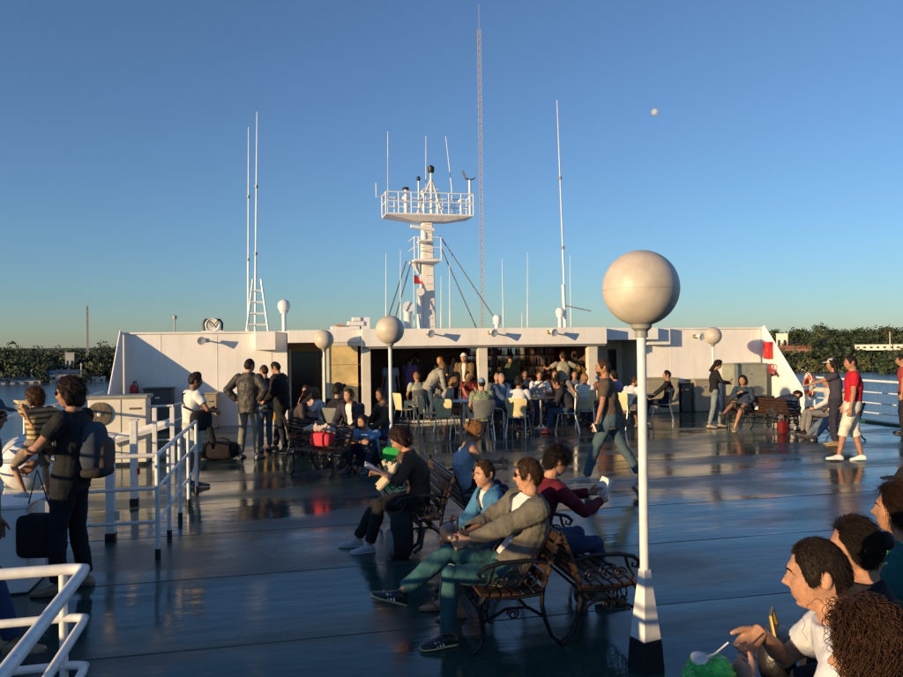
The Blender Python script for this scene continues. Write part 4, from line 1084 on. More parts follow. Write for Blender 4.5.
    if P['jacket']:
        g = MB(); off = 0.030
        torso(g, [(-0.13, .160, .118)] + [q for q in SEC if -0.1 < q[0] < 0.53] + [(0.55, .090, .074), (0.588, .074, .070)], off)
        arm(g, SL, EL, WL, 0.028, 1.93); arm(g, SR, ER, WR, 0.028, 1.93)
        cut = None
        if len(P['jacket']) > 1:
            op = P['jacket'][1]; c0_, r0_, f0_ = spine(0.2); Ui = U.copy(); pel_ = pel.copy()
            def cut(co):
                q = co - pel_; t = q.dot(Ui) / s; cc, r_, f_ = spine(max(-0.1, min(0.56, t)))
                xx = (co - cc).dot(r_) / s; yy = (co - cc).dot(f_) / s
                wd = op * (0.35 + 0.75 * max(0, min(1, (t + 0.1) / 0.6)))
                return yy > 0.02 and abs(xx) < wd and t > -0.2
        finish(g, 'jacket', P['jacket'][0] if isinstance(P['jacket'][0], bpy.types.Material) else cloth(P['jacket'][0]), max(vox, 0.008), 3, 0.026, 0.085, cut, sol=0.008)
    kind, c = P['bottom'][0], P['bottom'][1]
    if kind:
        g = MB()
        torso(g, [(-0.13, .10, .085), (-0.08, .148, .11), (-0.03, .165, .12), (0.03, .162, .118), (0.075, .15, .112)], 0.011)
        if kind == 'skirt':
            mid = (KL + KR) / 2
            g.tube([pel, pel.lerp(mid, 0.5), mid + V((0, 0, -0.02)), mid + V((0, 0, -0.1))], [0.16 * s, 0.17 * s, 0.18 * s, 0.19 * s], 18)
        else:
            up = {'long': 1.93, 'shorts': 0.92, 'crop': 1.25}[kind]; fl2 = {'long': 0.008, 'shorts': 0.0, 'crop': 0.012}[kind]
            o2 = 0.012 if kind == 'long' else 0.022
            leg(g, HL, KL, AL, o2, up, fl2); leg(g, HR, KR, AR, o2, up, fl2)
        mm = c if isinstance(c, bpy.types.Material) else cloth(c)
        finish(g, 'trousers' if kind in ('long', 'crop') else ('shorts' if kind == 'shorts' else 'skirt'), mm, max(vox, 0.008), 3, 0.020, 0.10)
    if P['shoes']:
        for A, K, pt, toe in ((AL, KL, P['tl'], P['toel']), (AR, KR, P['tr'], P['toer'])):
            g = MB(); foot(g, A, K, pt, toe, 0.007)
            mm = P['shoes'] if isinstance(P['shoes'], bpy.types.Material) else leather(P['shoes'], 'shoe_%02x%02x%02x' % tuple(int(q * 255) for q in P['shoes']))
            so = g.build('shoe', mm, root, sharp=80)
            g = MB(); foot(g, A, K, pt, toe, 0.010, True)
            g.build('sole', mat('sole_%02x%02x%02x' % tuple(int(q * 255) for q in (P['sole'] or (0.1, 0.09, 0.08))), P['sole'] or (0.1, 0.09, 0.08), 0.6), so, sharp=80)
            if P['detail'] == 'stripes':
                f, r, u = foot_frame(A, K, pt, toe); base = A - u * 0.08 * s
                for sg in (-1, 1):
                    for q in range(3):
                        y0 = 0.045 + q * 0.024
                        pts = [base + f * (y0 + dz * 0.45) * s + r * sg * (0.0495 - dz * 0.30) * s + u * (0.022 + dz) * s for dz in (0, 0.018, 0.034)]
                        MB().tube(pts, 0.0065 * s, 6, flat=0.5).build('stripe', M_RAIL, so)
    # ---- hair
    st, hc_ = P['hair']
    rng = random.Random(hash(label) % 1000 if False else sum(map(ord, label)))
    if st and st != 'none':
        hm_ = hair_mat(hc_); g = MB()
        th = {'short': 0.010, 'crew': 0.0045, 'full': 0.022, 'long': 0.018, 'bun': 0.012, 'bob': 0.024, 'curly': 0.03, 'child': 0.02}[st]
        kd = 'long' if st in ('long', 'bun', 'bob', 'curly') else 'short'
        n1, n2 = (60, 44) if near else (32, 24); ids = {}; vs = []; fs = []
        def hp(az, el, o):
            p = head_surf(az, el, 0.0); nrm = V((p.x / 0.0755 ** 2, p.y / 0.097 ** 2, p.z / 0.117 ** 2)).normalized()
            e = el - hairline(az, kd); k = ss(-0.02, 0.30, e)
            nn = noise.noise(p * 38 + V((rng.seedv, 0, 0))) if hasattr(rng, 'seedv') else noise.noise(p * 38)
            return Hm @ (p + nrm * (o * (0.08 + 0.92 * k) * (1 + 0.5 * nn) if o > 0 else o))
        grid = [[None] * n1 for _ in range(n2 + 1)]
        for i in range(n2 + 1):
            for j in range(n1):
                az = -pi + 2 * pi * j / n1; lo = hairline(az, kd)
                el = lo + (pi / 2 - 0.01 - lo) * i / n2
                grid[i][j] = (hp(az, el, th), hp(az, el, -0.006))
        ring_o = [[grid[i][j][0] for j in range(n1)] for i in range(n2 + 1)]
        ring_i = [[grid[i][j][1] for j in range(n1)] for i in range(n2, -1, -1)]
        g.rings(ring_i[::-1][::-1] + ring_o, cap=False, closed=True)
        if st in ('long', 'curly'):
            ln = 0.24 if st == 'long' else 0.20
            rr = []
            for k in range(7):
                f = k / 6; ring = []
                zz = 0.03 - f * (ln + 0.03)
                for j in range(16):
                    a = pi * (1.0 + 1.0 * j / 15) if False else 2 * pi * j / 16
                    wx = 0.086 + 0.016 * sin(pi * f); wy = 0.05 - 0.016 * f
                    ring.append(Hm @ V((wx * cos(a), -0.052 - 0.02 * f + wy * sin(a), zz)))
                rr.append(ring)
            g.rings(rr)
        if st == 'bob':
            for sg in (-1, 1): g.tube([Hm @ V((sg * 0.068, -0.02, 0.04)), Hm @ V((sg * 0.082, -0.02, -0.04)), Hm @ V((sg * 0.07, -0.02, -0.1))], [0.03 * s, 0.036 * s, 0.022 * s], 10)
            g.ell(Hm @ V((0, -0.07, -0.06)), (0.08 * s, 0.045 * s, 0.07 * s))
        if st == 'bun':
            g.ell(Hm @ V((0, -0.125, 0.02)), (0.045 * s, 0.035 * s, 0.042 * s), None, 14, 10)
        ho = g.build('hair', hm_, root, sharp=180)
        if near:
            g = MB(); n_ = 5000 if dist < 5 else (2200 if dist < 7 else 800); fine = 0.55 if dist < 5 else 0.8
            strands(g, Hm, kd, n_, {'short': 0.022, 'crew': 0.016, 'full': 0.045, 'long': 0.09, 'bun': 0.05, 'bob': 0.07, 'curly': 0.05, 'child': 0.05}[st], 0.0017 * s * fine, rng, th)
            o = g.build('hair_strands', hm_, ho, sharp=180); o['kind'] = 'stuff'
    if P['cap']:
        g = MB(); rr = []
        for i in range(10):
            el = 0.30 + (pi / 2 - 0.31) * i / 9
            rr.append([Hm @ (head_surf(-pi + 2 * pi * j / 28, el, 0) * 1.16) for j in range(28)])
        g.rings(rr)
        cc = P['cap']; cm = cc if isinstance(cc, bpy.types.Material) else cloth(cc)
        co = g.build('cap', cm, root, sharp=180)
        g = MB(); g.rings([[Hm @ V((x_, y_, z_)) for x_, y_, z_ in ((-0.075, 0.06, 0.048), (-0.06, 0.13, 0.040), (0, 0.165, 0.036), (0.06, 0.13, 0.040), (0.075, 0.06, 0.048))], [Hm @ V((x_, y_, z_ + 0.008)) for x_, y_, z_ in ((-0.075, 0.06, 0.05), (-0.06, 0.13, 0.042), (0, 0.165, 0.038), (0.06, 0.13, 0.042), (0.075, 0.06, 0.05))]])
        g.build('peak', cm, co, False)
    if P['glasses']:
        g = MB()
        for sg in (-1, 1):
            g.ell(Hm @ V((sg * 0.033, 0.087, 0.006)), (0.025 * s, 0.008 * s, 0.018 * s), Hr, 12, 8)
            g.tube([Hm @ V((sg * 0.055, 0.08, 0.012)), Hm @ V((sg * 0.078, 0.03, 0.012)), Hm @ V((sg * 0.082, -0.015, 0.008))], 0.003 * s, 5)
        g.tube([Hm @ V((-0.02, 0.094, 0.010)), Hm @ V((0.02, 0.094, 0.010))], 0.003 * s, 5)
        g.build('sunglasses', mat('sunglass_black', (0.01, 0.01, 0.012), 0.12), root)
    elif dist < 30:
        for sg in (-1, 1):
            p = head_surf(sg * 0.41, 0.055); e = MB().ell(Hm @ (p + V((sg * 0.002, -0.0070, 0))), (0.0145 * s, 0.0125 * s, 0.0100 * s), Hr, 14, 10).build('eye', mat('eye_white', (0.40, 0.36, 0.32), 0.25), root)
            MB().ell(Hm @ (p + V((sg * 0.003, 0.0010, 0))), (0.0058 * s, 0.004 * s, 0.0058 * s), Hr, 10, 8).build('iris', mat('eye_dark', (0.03, 0.018, 0.01), 0.15), e)
    if dist < 30:
        for sg in (-1, 1):
            pts = [Hm @ (head_surf(sg * a_, e_) + V((0, 0.003, 0))) for a_, e_ in ((0.15, 0.19), (0.3, 0.225), (0.45, 0.22), (0.58, 0.18))]
            MB().tube(pts, [0.0025 * s, 0.0036 * s, 0.003 * s, 0.0015 * s], 6, flat=0.8).build('eyebrow', hair_mat(tuple(q * 0.8 for q in hc_)) if hc_ else M_BLACK, root)
    if dist < 10 and not P['glasses']:
        for sg in (-1, 1):
            p = head_surf(sg * 0.41, 0.055) + V((sg * 0.002, -0.0070, 0))
            pts = [Hm @ (p + V((0.0150 * cos(a_), 0.0128 * max(0.25, sin(a_)), 0.0100 * sin(a_)))) for a_ in (0.15, 0.7, 1.57, 2.44, 2.99)]
            MB().tube(pts, 0.0022 * s, 5).build('eyelid', mat('eyelid_skin', (0.20, 0.10, 0.065), 0.6), root)
    if dist < 12:
        pts = [Hm @ (head_surf(a_, -0.555) + V((0, 0.0015, 0))) for a_ in (-0.26, -0.13, 0, 0.13, 0.26)]
        MB().tube(pts, [0.002 * s, 0.0055 * s, 0.0065 * s, 0.0055 * s, 0.002 * s], 6, flat=0.5, up=(0, 0, 1)).build('lips', mat('lip_rose', (0.36, 0.13, 0.10), 0.45), root)
    if P['beard']:
        g = MB(); rr = []
        for i in range(8):
            el = -1.15 + 0.72 * i / 7
            rr.append([Hm @ (head_surf(-1.15 + 2.3 * j / 20, el) * 1.025) for j in range(21)])
        n_ = 21
        g.add([p for r_ in rr for p in r_], [(i * n_ + j, i * n_ + j + 1, (i + 1) * n_ + j + 1, (i + 1) * n_ + j) for i in range(7) for j in range(20)])
        g.build('beard', hair_mat(hc_), root)
    root['wl'] = list(WL); root['wr'] = list(WR)
    PEOPLE.append(root)
    M = Matrix.Translation(root.location) @ Matrix.Rotation(root.rotation_euler.z, 4, 'Z')
    return dict(root=root, M=M, WL=M @ WL, WR=M @ WR, SL=M @ SL, SR=M @ SR, hc=M @ hc, nb=M @ nb, pel=M @ pel, Hm=M @ Hm, AL=M @ AL, AR=M @ AR, spine=lambda t: tuple([M @ spine(t)[0]] + [M.to_3x3() @ q for q in spine(t)[1:]]), s=s, KL=M @ KL, KR=M @ KR)

def bake_all():
    dg = bpy.context.evaluated_depsgraph_get(); dg.update()
    done = {}
    cuts = {}
    for e in BAKE: cuts[e[0].name] = e[1:]
    todo = [o for o in bpy.data.objects if o.type == 'MESH' and len(o.modifiers)]
    new = []
    for o in todo:
        key = o.data.name
        if key not in done:
            me = bpy.data.meshes.new_from_object(o.evaluated_get(dg)); done[key] = me
        new.append((o, done[key]))
    for o, me in new:
        o.modifiers.clear(); o.data = me
    for o, me in new:
        c = cuts.get(o.name)
        if c and c[0]:
            bm = bmesh.new(); bm.from_mesh(me)
            bmesh.ops.delete(bm, geom=[v for v in bm.verts if c[0](v.co)], context='VERTS')
            left = set(bm.verts); best = []
            while left:
                st = [left.pop()]; comp = list(st)
                while st:
                    v = st.pop()
                    for e in v.link_edges:
                        w = e.other_vert(v)
                        if w in left: left.discard(w); st.append(w); comp.append(w)
                if len(comp) > len(best): best = comp
            bs = set(best); bmesh.ops.delete(bm, geom=[v for v in bm.verts if v not in bs], context='VERTS')
            for _ in range(3): bmesh.ops.smooth_vert(bm, verts=[v for v in bm.verts if v.is_boundary], factor=0.5, use_axis_x=True, use_axis_y=True, use_axis_z=True)
            bm.to_mesh(me); bm.free()
        if o.get('shade') is None and len(me.polygons) and o.parent and 'category' in o.parent.keys() and o.parent['category'] == 'person':
            me.polygons.foreach_set('use_smooth', [True] * len(me.polygons))
# ================================================================== furniture
def FACE(a): return -radians(YAW + a)                    # heading measured from the camera's line of sight
def make_bench(Lb=1.35):
    t = thing('park_bench', '', 'bench')
    for sg in (-1, 1):
        x = sg * (Lb / 2 - 0.05)
        e = MB()
        P = lambda pts: [(x, a, b) for a, b in pts]
        e.tube(P([(.19, .42), (.235, .35), (.215, .24), (.205, .14), (.225, .06), (.285, 0.012)]), [.019, .021, .017, .015, .016, .022], 8)
        e.tube(P([(-.345, 0.012), (-.27, .08), (-.225, .2), (-.20, .32), (-.205, .42), (-.25, .60), (-.315, .80), (-.335, .855)]), [.022, .016, .015, .017, .019, .016, .014, .011], 8)
        e.tube(P([(-.205, .40), (0, .385), (.2, .42)]), .016, 8)
        e.tube(P([(-.225, .22), (-.1, .31), (.05, .31), (.21, .22)]), .012, 6)
        o = e.build('end_frame', M_IRON, t)
        a = MB()
        a.tube(P([(-.255, .62), (-.1, .655), (.08, .65), (.19, .625), (.235, .58), (.215, .54), (.18, .55), (.185, .58)]), [.013, .016, .018, .018, .016, .012, .010, .008], 8)
        a.tube(P([(.15, .42), (.19, .48), (.15, .55), (.13, .63)]), .012, 6)
        a.build('arm_rest', M_IRON, t)
        for (cy, cz, r) in ((0.0, .515, .075), (-.12, .50, .055), (.09, .50, .05), (0.0, .268, .045)):
            MB().tube([(x, cy + r * (1 - k / 34) * cos(k * 0.42), cz + r * (1 - k / 34) * sin(k * 0.42)) for k in range(26)], .008, 5).build('scroll', M_IRON, t)
    for k in range(6):
        y = -0.17 + k * 0.075
        MB().box((0, y, 0.425 + 0.012 * abs(k - 2.5) / 2.5), (Lb - 0.02, 0.06, 0.024)).build('seat_slat', M_WOOD, t, False, 0.005)
    for k in range(5):
        f = k / 4; y = -0.222 - 0.10 * f; z = 0.50 + 0.30 * f
        MB().box((0, y, z), (Lb - 0.02, 0.022, 0.058), Matrix.Rotation(radians(19), 3, 'X')).build('back_slat', M_WOOD, t, False, 0.005)
    ap = MB(); n = int((Lb - 0.2) / 0.12)
    for k in range(n):
        cx = -Lb / 2 + 0.15 + k * (Lb - 0.3) / max(1, n - 1)
        for q, r in ((0.335, 0.052), (0.25, 0.034)):
            ap.tube([(cx + r * cos(2 * pi * i / 14), 0.16, q + r * sin(2 * pi * i / 14)) for i in range(14)], 0.0075, 5, closed=True)
    ap.tube([(-Lb / 2 + 0.06, 0.16, 0.215), (-Lb / 4, 0.16, 0.19), (0, 0.16, 0.20), (Lb / 4, 0.16, 0.19), (Lb / 2 - 0.06, 0.16, 0.215)], 0.011, 6)
    ap.build('scrollwork_apron', M_IRON, t)
    MB().tube([(-Lb / 2 + 0.05, -0.1, 0.30), (Lb / 2 - 0.05, -0.1, 0.30)], 0.012, 6).build('stretcher', M_IRON, t)
    return t
bench0 = make_bench(); bench_used = [False]
def bench(x, y, face, label, z=0.0, long=1.0):
    if not bench_used[0]: o = bench0; bench_used[0] = True
    else: o = copy_tree(bench0)
    o.location = (x, y, z); o.rotation_euler = (0, 0, FACE(face)); o.scale = (long, 1, 0.90)
    o['label'] = label; o['group'] = 'cast iron benches on the deck'
    return o
def make_chair(back):
    t = thing('cafe_chair', '', 'chair')
    for sx in (-1, 1):
        MB().tube([(sx * .17, .18, .44), (sx * .21, .25, .02), (sx * .212, .255, 0.005)], [.012, .012, .013], 8).build('leg', M_CHROME, t)
        MB().tube([(sx * .19, -.20, .80), (sx * .19, -.18, .46), (sx * .22, -.28, 0.005)], [.011, .012, .013], 8).build('leg', M_CHROME, t)
    MB().tube([(-.17, .18, .44), (-.19, -.18, .45), (.19, -.18, .45), (.17, .18, .44)], .011, 8, closed=True).build('seat_frame', M_CHROME, t)
    g = MB(); g.rings([[(-.19, -.19, .45), (.19, -.19, .45), (.21, .05, .445), (.17, .21, .44), (-.17, .21, .44), (-.21, .05, .445)], [(-.19, -.19, .475), (.19, -.19, .475), (.21, .05, .47), (.17, .21, .465), (-.17, .21, .465), (-.21, .05, .47)]])
    g.build('seat', back, t, False, 0.008)
    rr = []
    for z, w, dep in ((.47, .17, .0), (.56, .19, .015), (.68, .225, .03), (.78, .245, .035), (.84, .235, .03), (.86, .20, .025)):
        ring = []
        for k in range(9):
            u = -1 + k / 4; ring.append((u * w, -.20 - (z - .47) * 0.16 - 0.03 + 0.06 * u * u + 0.0, z))
        for k in range(9):
            u = 1 - k / 4; ring.append((u * w, -.20 - (z - .47) * 0.16 - 0.044 + 0.06 * u * u, z))
        rr.append(ring)
    g = MB().rings(rr); g.build('backrest', back, t, sharp=50)
    return t
M_WICK = mat('cream_resin', (0.66, 0.54, 0.28), 0.5, 0, 0.12, 8, 0.25, 70)
M_WICKG = mat('grey_resin', (0.16, 0.17, 0.16), 0.5, 0, 0.12, 8, 0.25, 70)
ch0 = {'cream': make_chair(M_WICK), 'grey': make_chair(M_WICKG)}; ch_used = {}
def chair(x, y, face, label, c='cream', z=0.0):
    if c not in ch_used: o = ch0[c]; ch_used[c] = 1
    else: o = copy_tree(ch0[c])
    o.location = (x, y, z); o.rotation_euler = (0, 0, FACE(face)); o['label'] = label; o['group'] = c + ' cafe chairs at the bar'
    return o
def make_table(m):
    t = thing('cafe_table', '', 'table')
    MB().lathe([(0, 0), (.34, 0), (.355, .012), (.355, .022), (.34, .032), (0, .032)], (0, 0, .70), 28).build('top', m, t)
    MB().lathe([(0, .02), (.03, .02), (.03, .69), (.09, .699), (0, .699)], n=14).build('column', M_CHROME, t)
    MB().lathe([(0, 0), (.22, 0), (.22, .018), (.08, .04), (.035, .09), (0, .09)], n=20).build('foot', M_CHROME, t)
    return t
def table(x, y, label, m):
    t = make_table(m); t.location = (x, y, 0); t['label'] = label; t['group'] = 'round tables before the bar'; return t
def softbox(mb, c, d, n=10, e=4.0, R=None):
    # rounded box (superellipsoid), for bags
    rs = []; c = V(c)
    def pw(v, q): return (abs(v) ** q) * (1 if v >= 0 else -1)
    for i in range(1, n):
        a = -pi / 2 + pi * i / n; ring = []
        for j in range(2 * n):
            b_ = 2 * pi * j / (2 * n); q = 2 / e
            p = V((d[0] / 2 * pw(cos(a), q) * pw(cos(b_), q), d[1] / 2 * pw(cos(a), q) * pw(sin(b_), q), d[2] / 2 * pw(sin(a), q)))
            if R is not None: p = R @ p
            ring.append(c + p)
        rs.append(ring)
    return mb.rings(rs)
# ================================================================== the people and what they hold
def pos(px, depth): p = D(px, 343, depth); return p.x, p.y
def gp(px, py): p = G(px, py); return p.x, p.y
def SIT(seat=0.43, h=1.75, **k):
    seat -= 0.045; s = h / 1.75
    d = dict(h=h, pel=(0, -0.08, (seat + 0.078) / s), lean=-8, fl=(-0.12, 0.40, 0.08), fr=(0.12, 0.43, 0.08), kl=(-0.15, 0.5, 1), kr=(0.15, 0.5, 1),
             hl=(-0.13, 0.26, (seat + 0.20) / s), hr=(0.13, 0.28, (seat + 0.20) / s), el=(-0.8, -0.5, -0.6), er=(0.8, -0.5, -0.6), slouch=0.075)
    d.update(k); return d
BLK = (0.016, 0.016, 0.018); JEAN = (0.045, 0.075, 0.12); DJEAN = (0.022, 0.035, 0.065); WHT = (0.72, 0.70, 0.66)
DH = (0.016, 0.010, 0.007); BH = (0.05, 0.025, 0.012); RH = (0.11, 0.035, 0.015); BLH = (0.25, 0.13, 0.045)
PORTF = -90 - YAW; STBF = 90 - YAW

# ---------------- foreground benches, facing the two sides of the ship
bench(1.47, 5.42, PORTF, 'cast iron bench under the man in the grey jacket and the boy')
bench(2.15, 5.42, STBF, 'cast iron bench back to back with the near one, under the reader in maroon')
bench(1.26, 7.72, PORTF, 'cast iron bench under the woman reading in black trousers')
bench(1.96, 7.85, STBF, 'cast iron bench under the blonde woman in the sleeveless top')

def print_mat(name, base, spots):
    m = mat(name, base, 0.85, 0, 0.08, 9, 0.3, 45, 0.25); nt, b = nodes_of(m)
    tc = nt.nodes.new('ShaderNodeTexCoord'); prev = b.inputs['Base Color'].links[0].from_socket
    for (c, r, colr) in spots:
        vm = nt.nodes.new('ShaderNodeVectorMath'); vm.operation = 'DISTANCE'
        nz = nt.nodes.new('ShaderNodeTexNoise'); nz.inputs['Scale'].default_value = 45
        nt.links.new(tc.outputs['Object'], nz.inputs['Vector'])
        ad = nt.nodes.new('ShaderNodeVectorMath'); ad.operation = 'MULTIPLY_ADD'; ad.inputs[1].default_value = (0.06, 0.06, 0.06)
        nt.links.new(nz.outputs['Color'], ad.inputs[0]); nt.links.new(tc.outputs['Object'], ad.inputs[2])
        vm.inputs[1].default_value = V(c) + V((0.03, 0.03, 0.03)); nt.links.new(ad.outputs[0], vm.inputs[0])
        lt = nt.nodes.new('ShaderNodeMath'); lt.operation = 'LESS_THAN'; lt.inputs[1].default_value = r
        nt.links.new(vm.outputs['Value'], lt.inputs[0])
        mx = nt.nodes.new('ShaderNodeMix'); mx.data_type = 'RGBA'
        nt.links.new(lt.outputs[0], mx.inputs[0]); nt.links.new(prev, mx.inputs[6]); mx.inputs[7].default_value = (*colr, 1); prev = mx.outputs[2]
    nt.links.new(prev, b.inputs['Base Color']); return m
def stripes_mat(name, c1, c2, scale, axis='Z'):
    m = mat(name, c1, 0.85); nt, b = nodes_of(m)
    tc = nt.nodes.new('ShaderNodeTexCoord'); w = nt.nodes.new('ShaderNodeTexWave'); w.bands_direction = axis
    w.inputs['Scale'].default_value = scale; w.inputs['Distortion'].default_value = 0.4
    nt.links.new(tc.outputs['Object'], w.inputs['Vector'])
    r = nt.nodes.new('ShaderNodeValToRGB'); r.color_ramp.interpolation = 'CONSTANT'
    r.color_ramp.elements[0].color = (*c1, 1); r.color_ramp.elements[1].position = 0.55; r.color_ramp.elements[1].color = (*c2, 1)
    nt.links.new(w.outputs['Fac'], r.inputs[0]); nt.links.new(r.outputs[0], b.inputs['Base Color']); return m
def check_mat(name, c1, c2, scale):
    m = mat(name, c1, 0.85); nt, b = nodes_of(m)
    tc = nt.nodes.new('ShaderNodeTexCoord'); w = nt.nodes.new('ShaderNodeTexChecker'); w.inputs['Scale'].default_value = scale
    w.inputs[1].default_value = (*c1, 1); w.inputs[2].default_value = (*c2, 1)
    nt.links.new(tc.outputs['Object'], w.inputs['Vector']); nt.links.new(w.outputs[0], b.inputs['Base Color']); return m

# man in grey jacket, legs crossed
man = person('man in open grey jacket and teal jeans sitting cross legged on the near bench', 1.41, 5.07, PORTF,
    **SIT(0.43, 1.70, lean=-22, slouch=0.08, hy=30, hp=2, twist=-6, fl=(-0.10, 0.36, 0.08), fr=(-0.05, 0.68, 0.385), kr=(0.02, 0.3, 1), tr=-22, tl=0, toer=-10,
          hl=(-0.055, 0.21, 0.71), hr=(0.055, 0.20, 0.73), el=(-1, -0.3, -0.5), er=(1, -0.3, -0.5), curl=0.75, nl=(1, 0, -0.4), nr=(-1, 0, -0.4), glasses=True, skin='fair', hair=('short', BH),
          top=('tee', print_mat('tee_white_purple_flower', WHT, [((-0.03, 0.05, 0.84), 0.055, (0.20, 0.05, 0.30)), ((0.05, 0.06, 0.78), 0.035, (0.35, 0.10, 0.05))])),
          jacket=((0.145, 0.135, 0.105), 0.10), bottom=('long', (0.035, 0.115, 0.125)), shoes=(0.02, 0.02, 0.022), sole=(0.60, 0.50, 0.22), detail='stripes'))
# boy
boy = person('boy in a blue open shirt over a white printed tee sitting on the near bench', 1.50, 5.56, PORTF,
    **SIT(0.43, 1.46, lean=6, hy=-18, hp=2, fl=(-0.10, 0.30, 0.08), fr=(0.14, 0.40, 0.08), hl=(-0.10, 0.30, 0.70), hr=(0.12, 0.32, 0.68), skin='fair', hair=('crew', (0.06, 0.032, 0.016)),
          top=('tee', print_mat('tee_white_black_print', WHT, [((0, 0.08, 0.95), 0.035, (0.03, 0.03, 0.03)), ((0.03, 0.08, 0.86), 0.03, (0.03, 0.03, 0.03)), ((-0.05, 0.08, 0.80), 0.03, (0.03, 0.03, 0.03))])),
          jacket=((0.06, 0.20, 0.36), 0.085), bottom=('crop', (0.10, 0.17, 0.24)), shoes=None))
for nm in ('AL', 'AR'):
    A = boy[nm]; t = thing('flip_flop', 'tan flip flop on the %s foot of the boy' % ('left' if nm == 'AL' else 'right'), 'flip flop', (A.x, A.y, 0.0), FACE(PORTF + (-8 if nm == 'AL' else 8)))
    MB().rings([[(x_, y_, z_) for x_, y_ in ((-.03, -.06), (.03, -.06), (.038, .05), (.044, .12), (.025, .175), (-.025, .175), (-.044, .12), (-.036, .05))] for z_ in (0.002, 0.016)]).build('sole', cloth((0.30, 0.19, 0.09)), t, False)
    MB().tube([(-.04, .03, .012), (-.02, .07, .058), (0, .12, .045), (.02, .07, .058), (.04, .03, .012)], .006, 6).build('strap', cloth((0.22, 0.12, 0.06)), t)
lap = thing('shoulder_bag', 'dark brown bag held on the lap of the man in grey jacket', 'bag', tuple(man['pel'] + V((-0.32, 0.18, 0.19))), FACE(PORTF))
softbox(MB(), (0, 0, 0), (0.30, 0.14, 0.20), 9, 3.5, Matrix.Rotation(radians(-25), 3, 'X')).build('pouch', leather((0.035, 0.027, 0.022), 'bag_brown'), lap)
MB().tube([(-0.12, 0, 0.08), (-0.06, -0.02, 0.16), (0.06, -0.02, 0.16), (0.12, 0, 0.08)], 0.012, 6).build('strap', leather((0.035, 0.027, 0.022), 'bag_brown'), lap)
# reader in maroon
mar = person('reader in a maroon top and blue jeans with back turned on the near bench', 2.02, 5.60, STBF,
    **SIT(0.43, 1.66, lean=10, hy=-12, hp=24, hl=(-0.14, 0.42, 0.86), hr=(0.10, 0.42, 0.84), fl=(-0.14, 0.34, 0.08), fr=(0.12, 0.42, 0.10), kl=(-0.3, 0.5, 1), kr=(0.3, 0.6, 1), skin='fair', hair=('full', DH), top=('long', (0.13, 0.012, 0.022)), bottom=('long', (0.035, 0.06, 0.12)), shoes=(0.20, 0.19, 0.18)))
def book(c, rz, tilt, label, cover, w=0.15, h=0.21, cat='book', opened=True):
    t = thing('open_book' if cat == 'book' else 'paper_sheet', label, cat, tuple(c), rz)
    for sg in (-1, 1):
        R = Matrix.Rotation(radians(tilt), 3, 'X') @ Matrix.Rotation(radians(sg * -16), 3, 'Y')
        if cat == 'book': MB().box(R @ V((sg * w / 2, 0, -0.008)), (w, h, 0.004), R).build('cover', cloth(cover), t, False)
        MB().box(R @ V((sg * w / 2 * 0.97, 0, 0.0)), (w * 0.94, h * 0.95, 0.010 if cat == 'book' else 0.002), R).build('page_block', mat('paper_white', (0.72, 0.70, 0.64), 0.8, 0, 0.06), t, False)
    return t
c_ = (mar['WL'] + mar['WR']) / 2 + V((0.10, 0.0, 0.06))
book(c_, FACE(STBF), 62, 'open white book held by the reader in maroon', (0.5, 0.5, 0.48), 0.11, 0.16)
# woman reading, brown top, black trousers
wr_ = person('woman in brown top and black trousers reading on the second bench', 1.22, 7.52, PORTF,
    **SIT(0.43, 1.62, lean=10, hy=8, hp=36, fem=True, hl=(-0.09, 0.32, 0.83), hr=(0.12, 0.34, 0.80), fl=(-0.14, 0.46, 0.08), fr=(0.12, 0.56, 0.08), skin='fair', hair=('bob', (0.03, 0.014, 0.009)),
          top=('roll', print_mat('brown_top_floral', (0.075, 0.045, 0.032), [((0.06, 0.10, 0.86), 0.05, (0.5, 0.46, 0.38)), ((-0.08, 0.08, 0.80), 0.045, (0.5, 0.46, 0.38))])), bottom=('long', BLK), shoes=(0.42, 0.44, 0.46), sole=(0.5, 0.5, 0.5), slim=1.08))
c_ = (wr_['WL'] + wr_['WR']) / 2 + V((-0.06, 0, 0.03))
book(c_, FACE(PORTF), 30, 'open blue covered book in the hands of the woman in black trousers', (0.10, 0.12, 0.35), 0.12, 0.18)
sc = MB()
for k in range(7):
    a = k * 0.9; sc.tube([tuple(wr_['nb'] + V((-0.10 - 0.02 * k, -0.10 + 0.035 * k, -0.12 - 0.02 * (k % 3)))), tuple(wr_['nb'] + V((-0.19 - 0.02 * sin(a), -0.09 + 0.035 * k, -0.26))), tuple(wr_['nb'] + V((-0.27 - 0.03 * cos(a), -0.06 + 0.03 * k, -0.38)))], [0.025, 0.035, 0.03], 8)
tag(sc.build('scarf', print_mat('scarf_cream_black', (0.55, 0.47, 0.33), [((1.15, 7.5, 0.9), 0.05, (0.04, 0.04, 0.04))])), 'cream patterned scarf over the chest of the woman in black trousers', 'scarf')
bp = thing('day_pack', 'black and grey day pack on the deck against the second bench', 'backpack', (*gp(402, 557), 0), FACE(-100))
softbox(MB(), (0, 0, 0.22), (0.30, 0.22, 0.44), 12, 3.2).build('main_bag', cloth((0.02, 0.02, 0.022)), bp)
softbox(MB(), (0, 0.10, 0.15), (0.24, 0.10, 0.24), 10, 3.2).build('front_pocket', cloth((0.22, 0.22, 0.21)), bp)
MB().tube([(-0.08, -0.10, 0.38), (-0.10, -0.20, 0.28), (-0.09, -0.17, 0.10), (-0.08, -0.10, 0.05)], 0.018, 8, flat=0.5).build('strap', cloth((0.05, 0.05, 0.05)), bp)
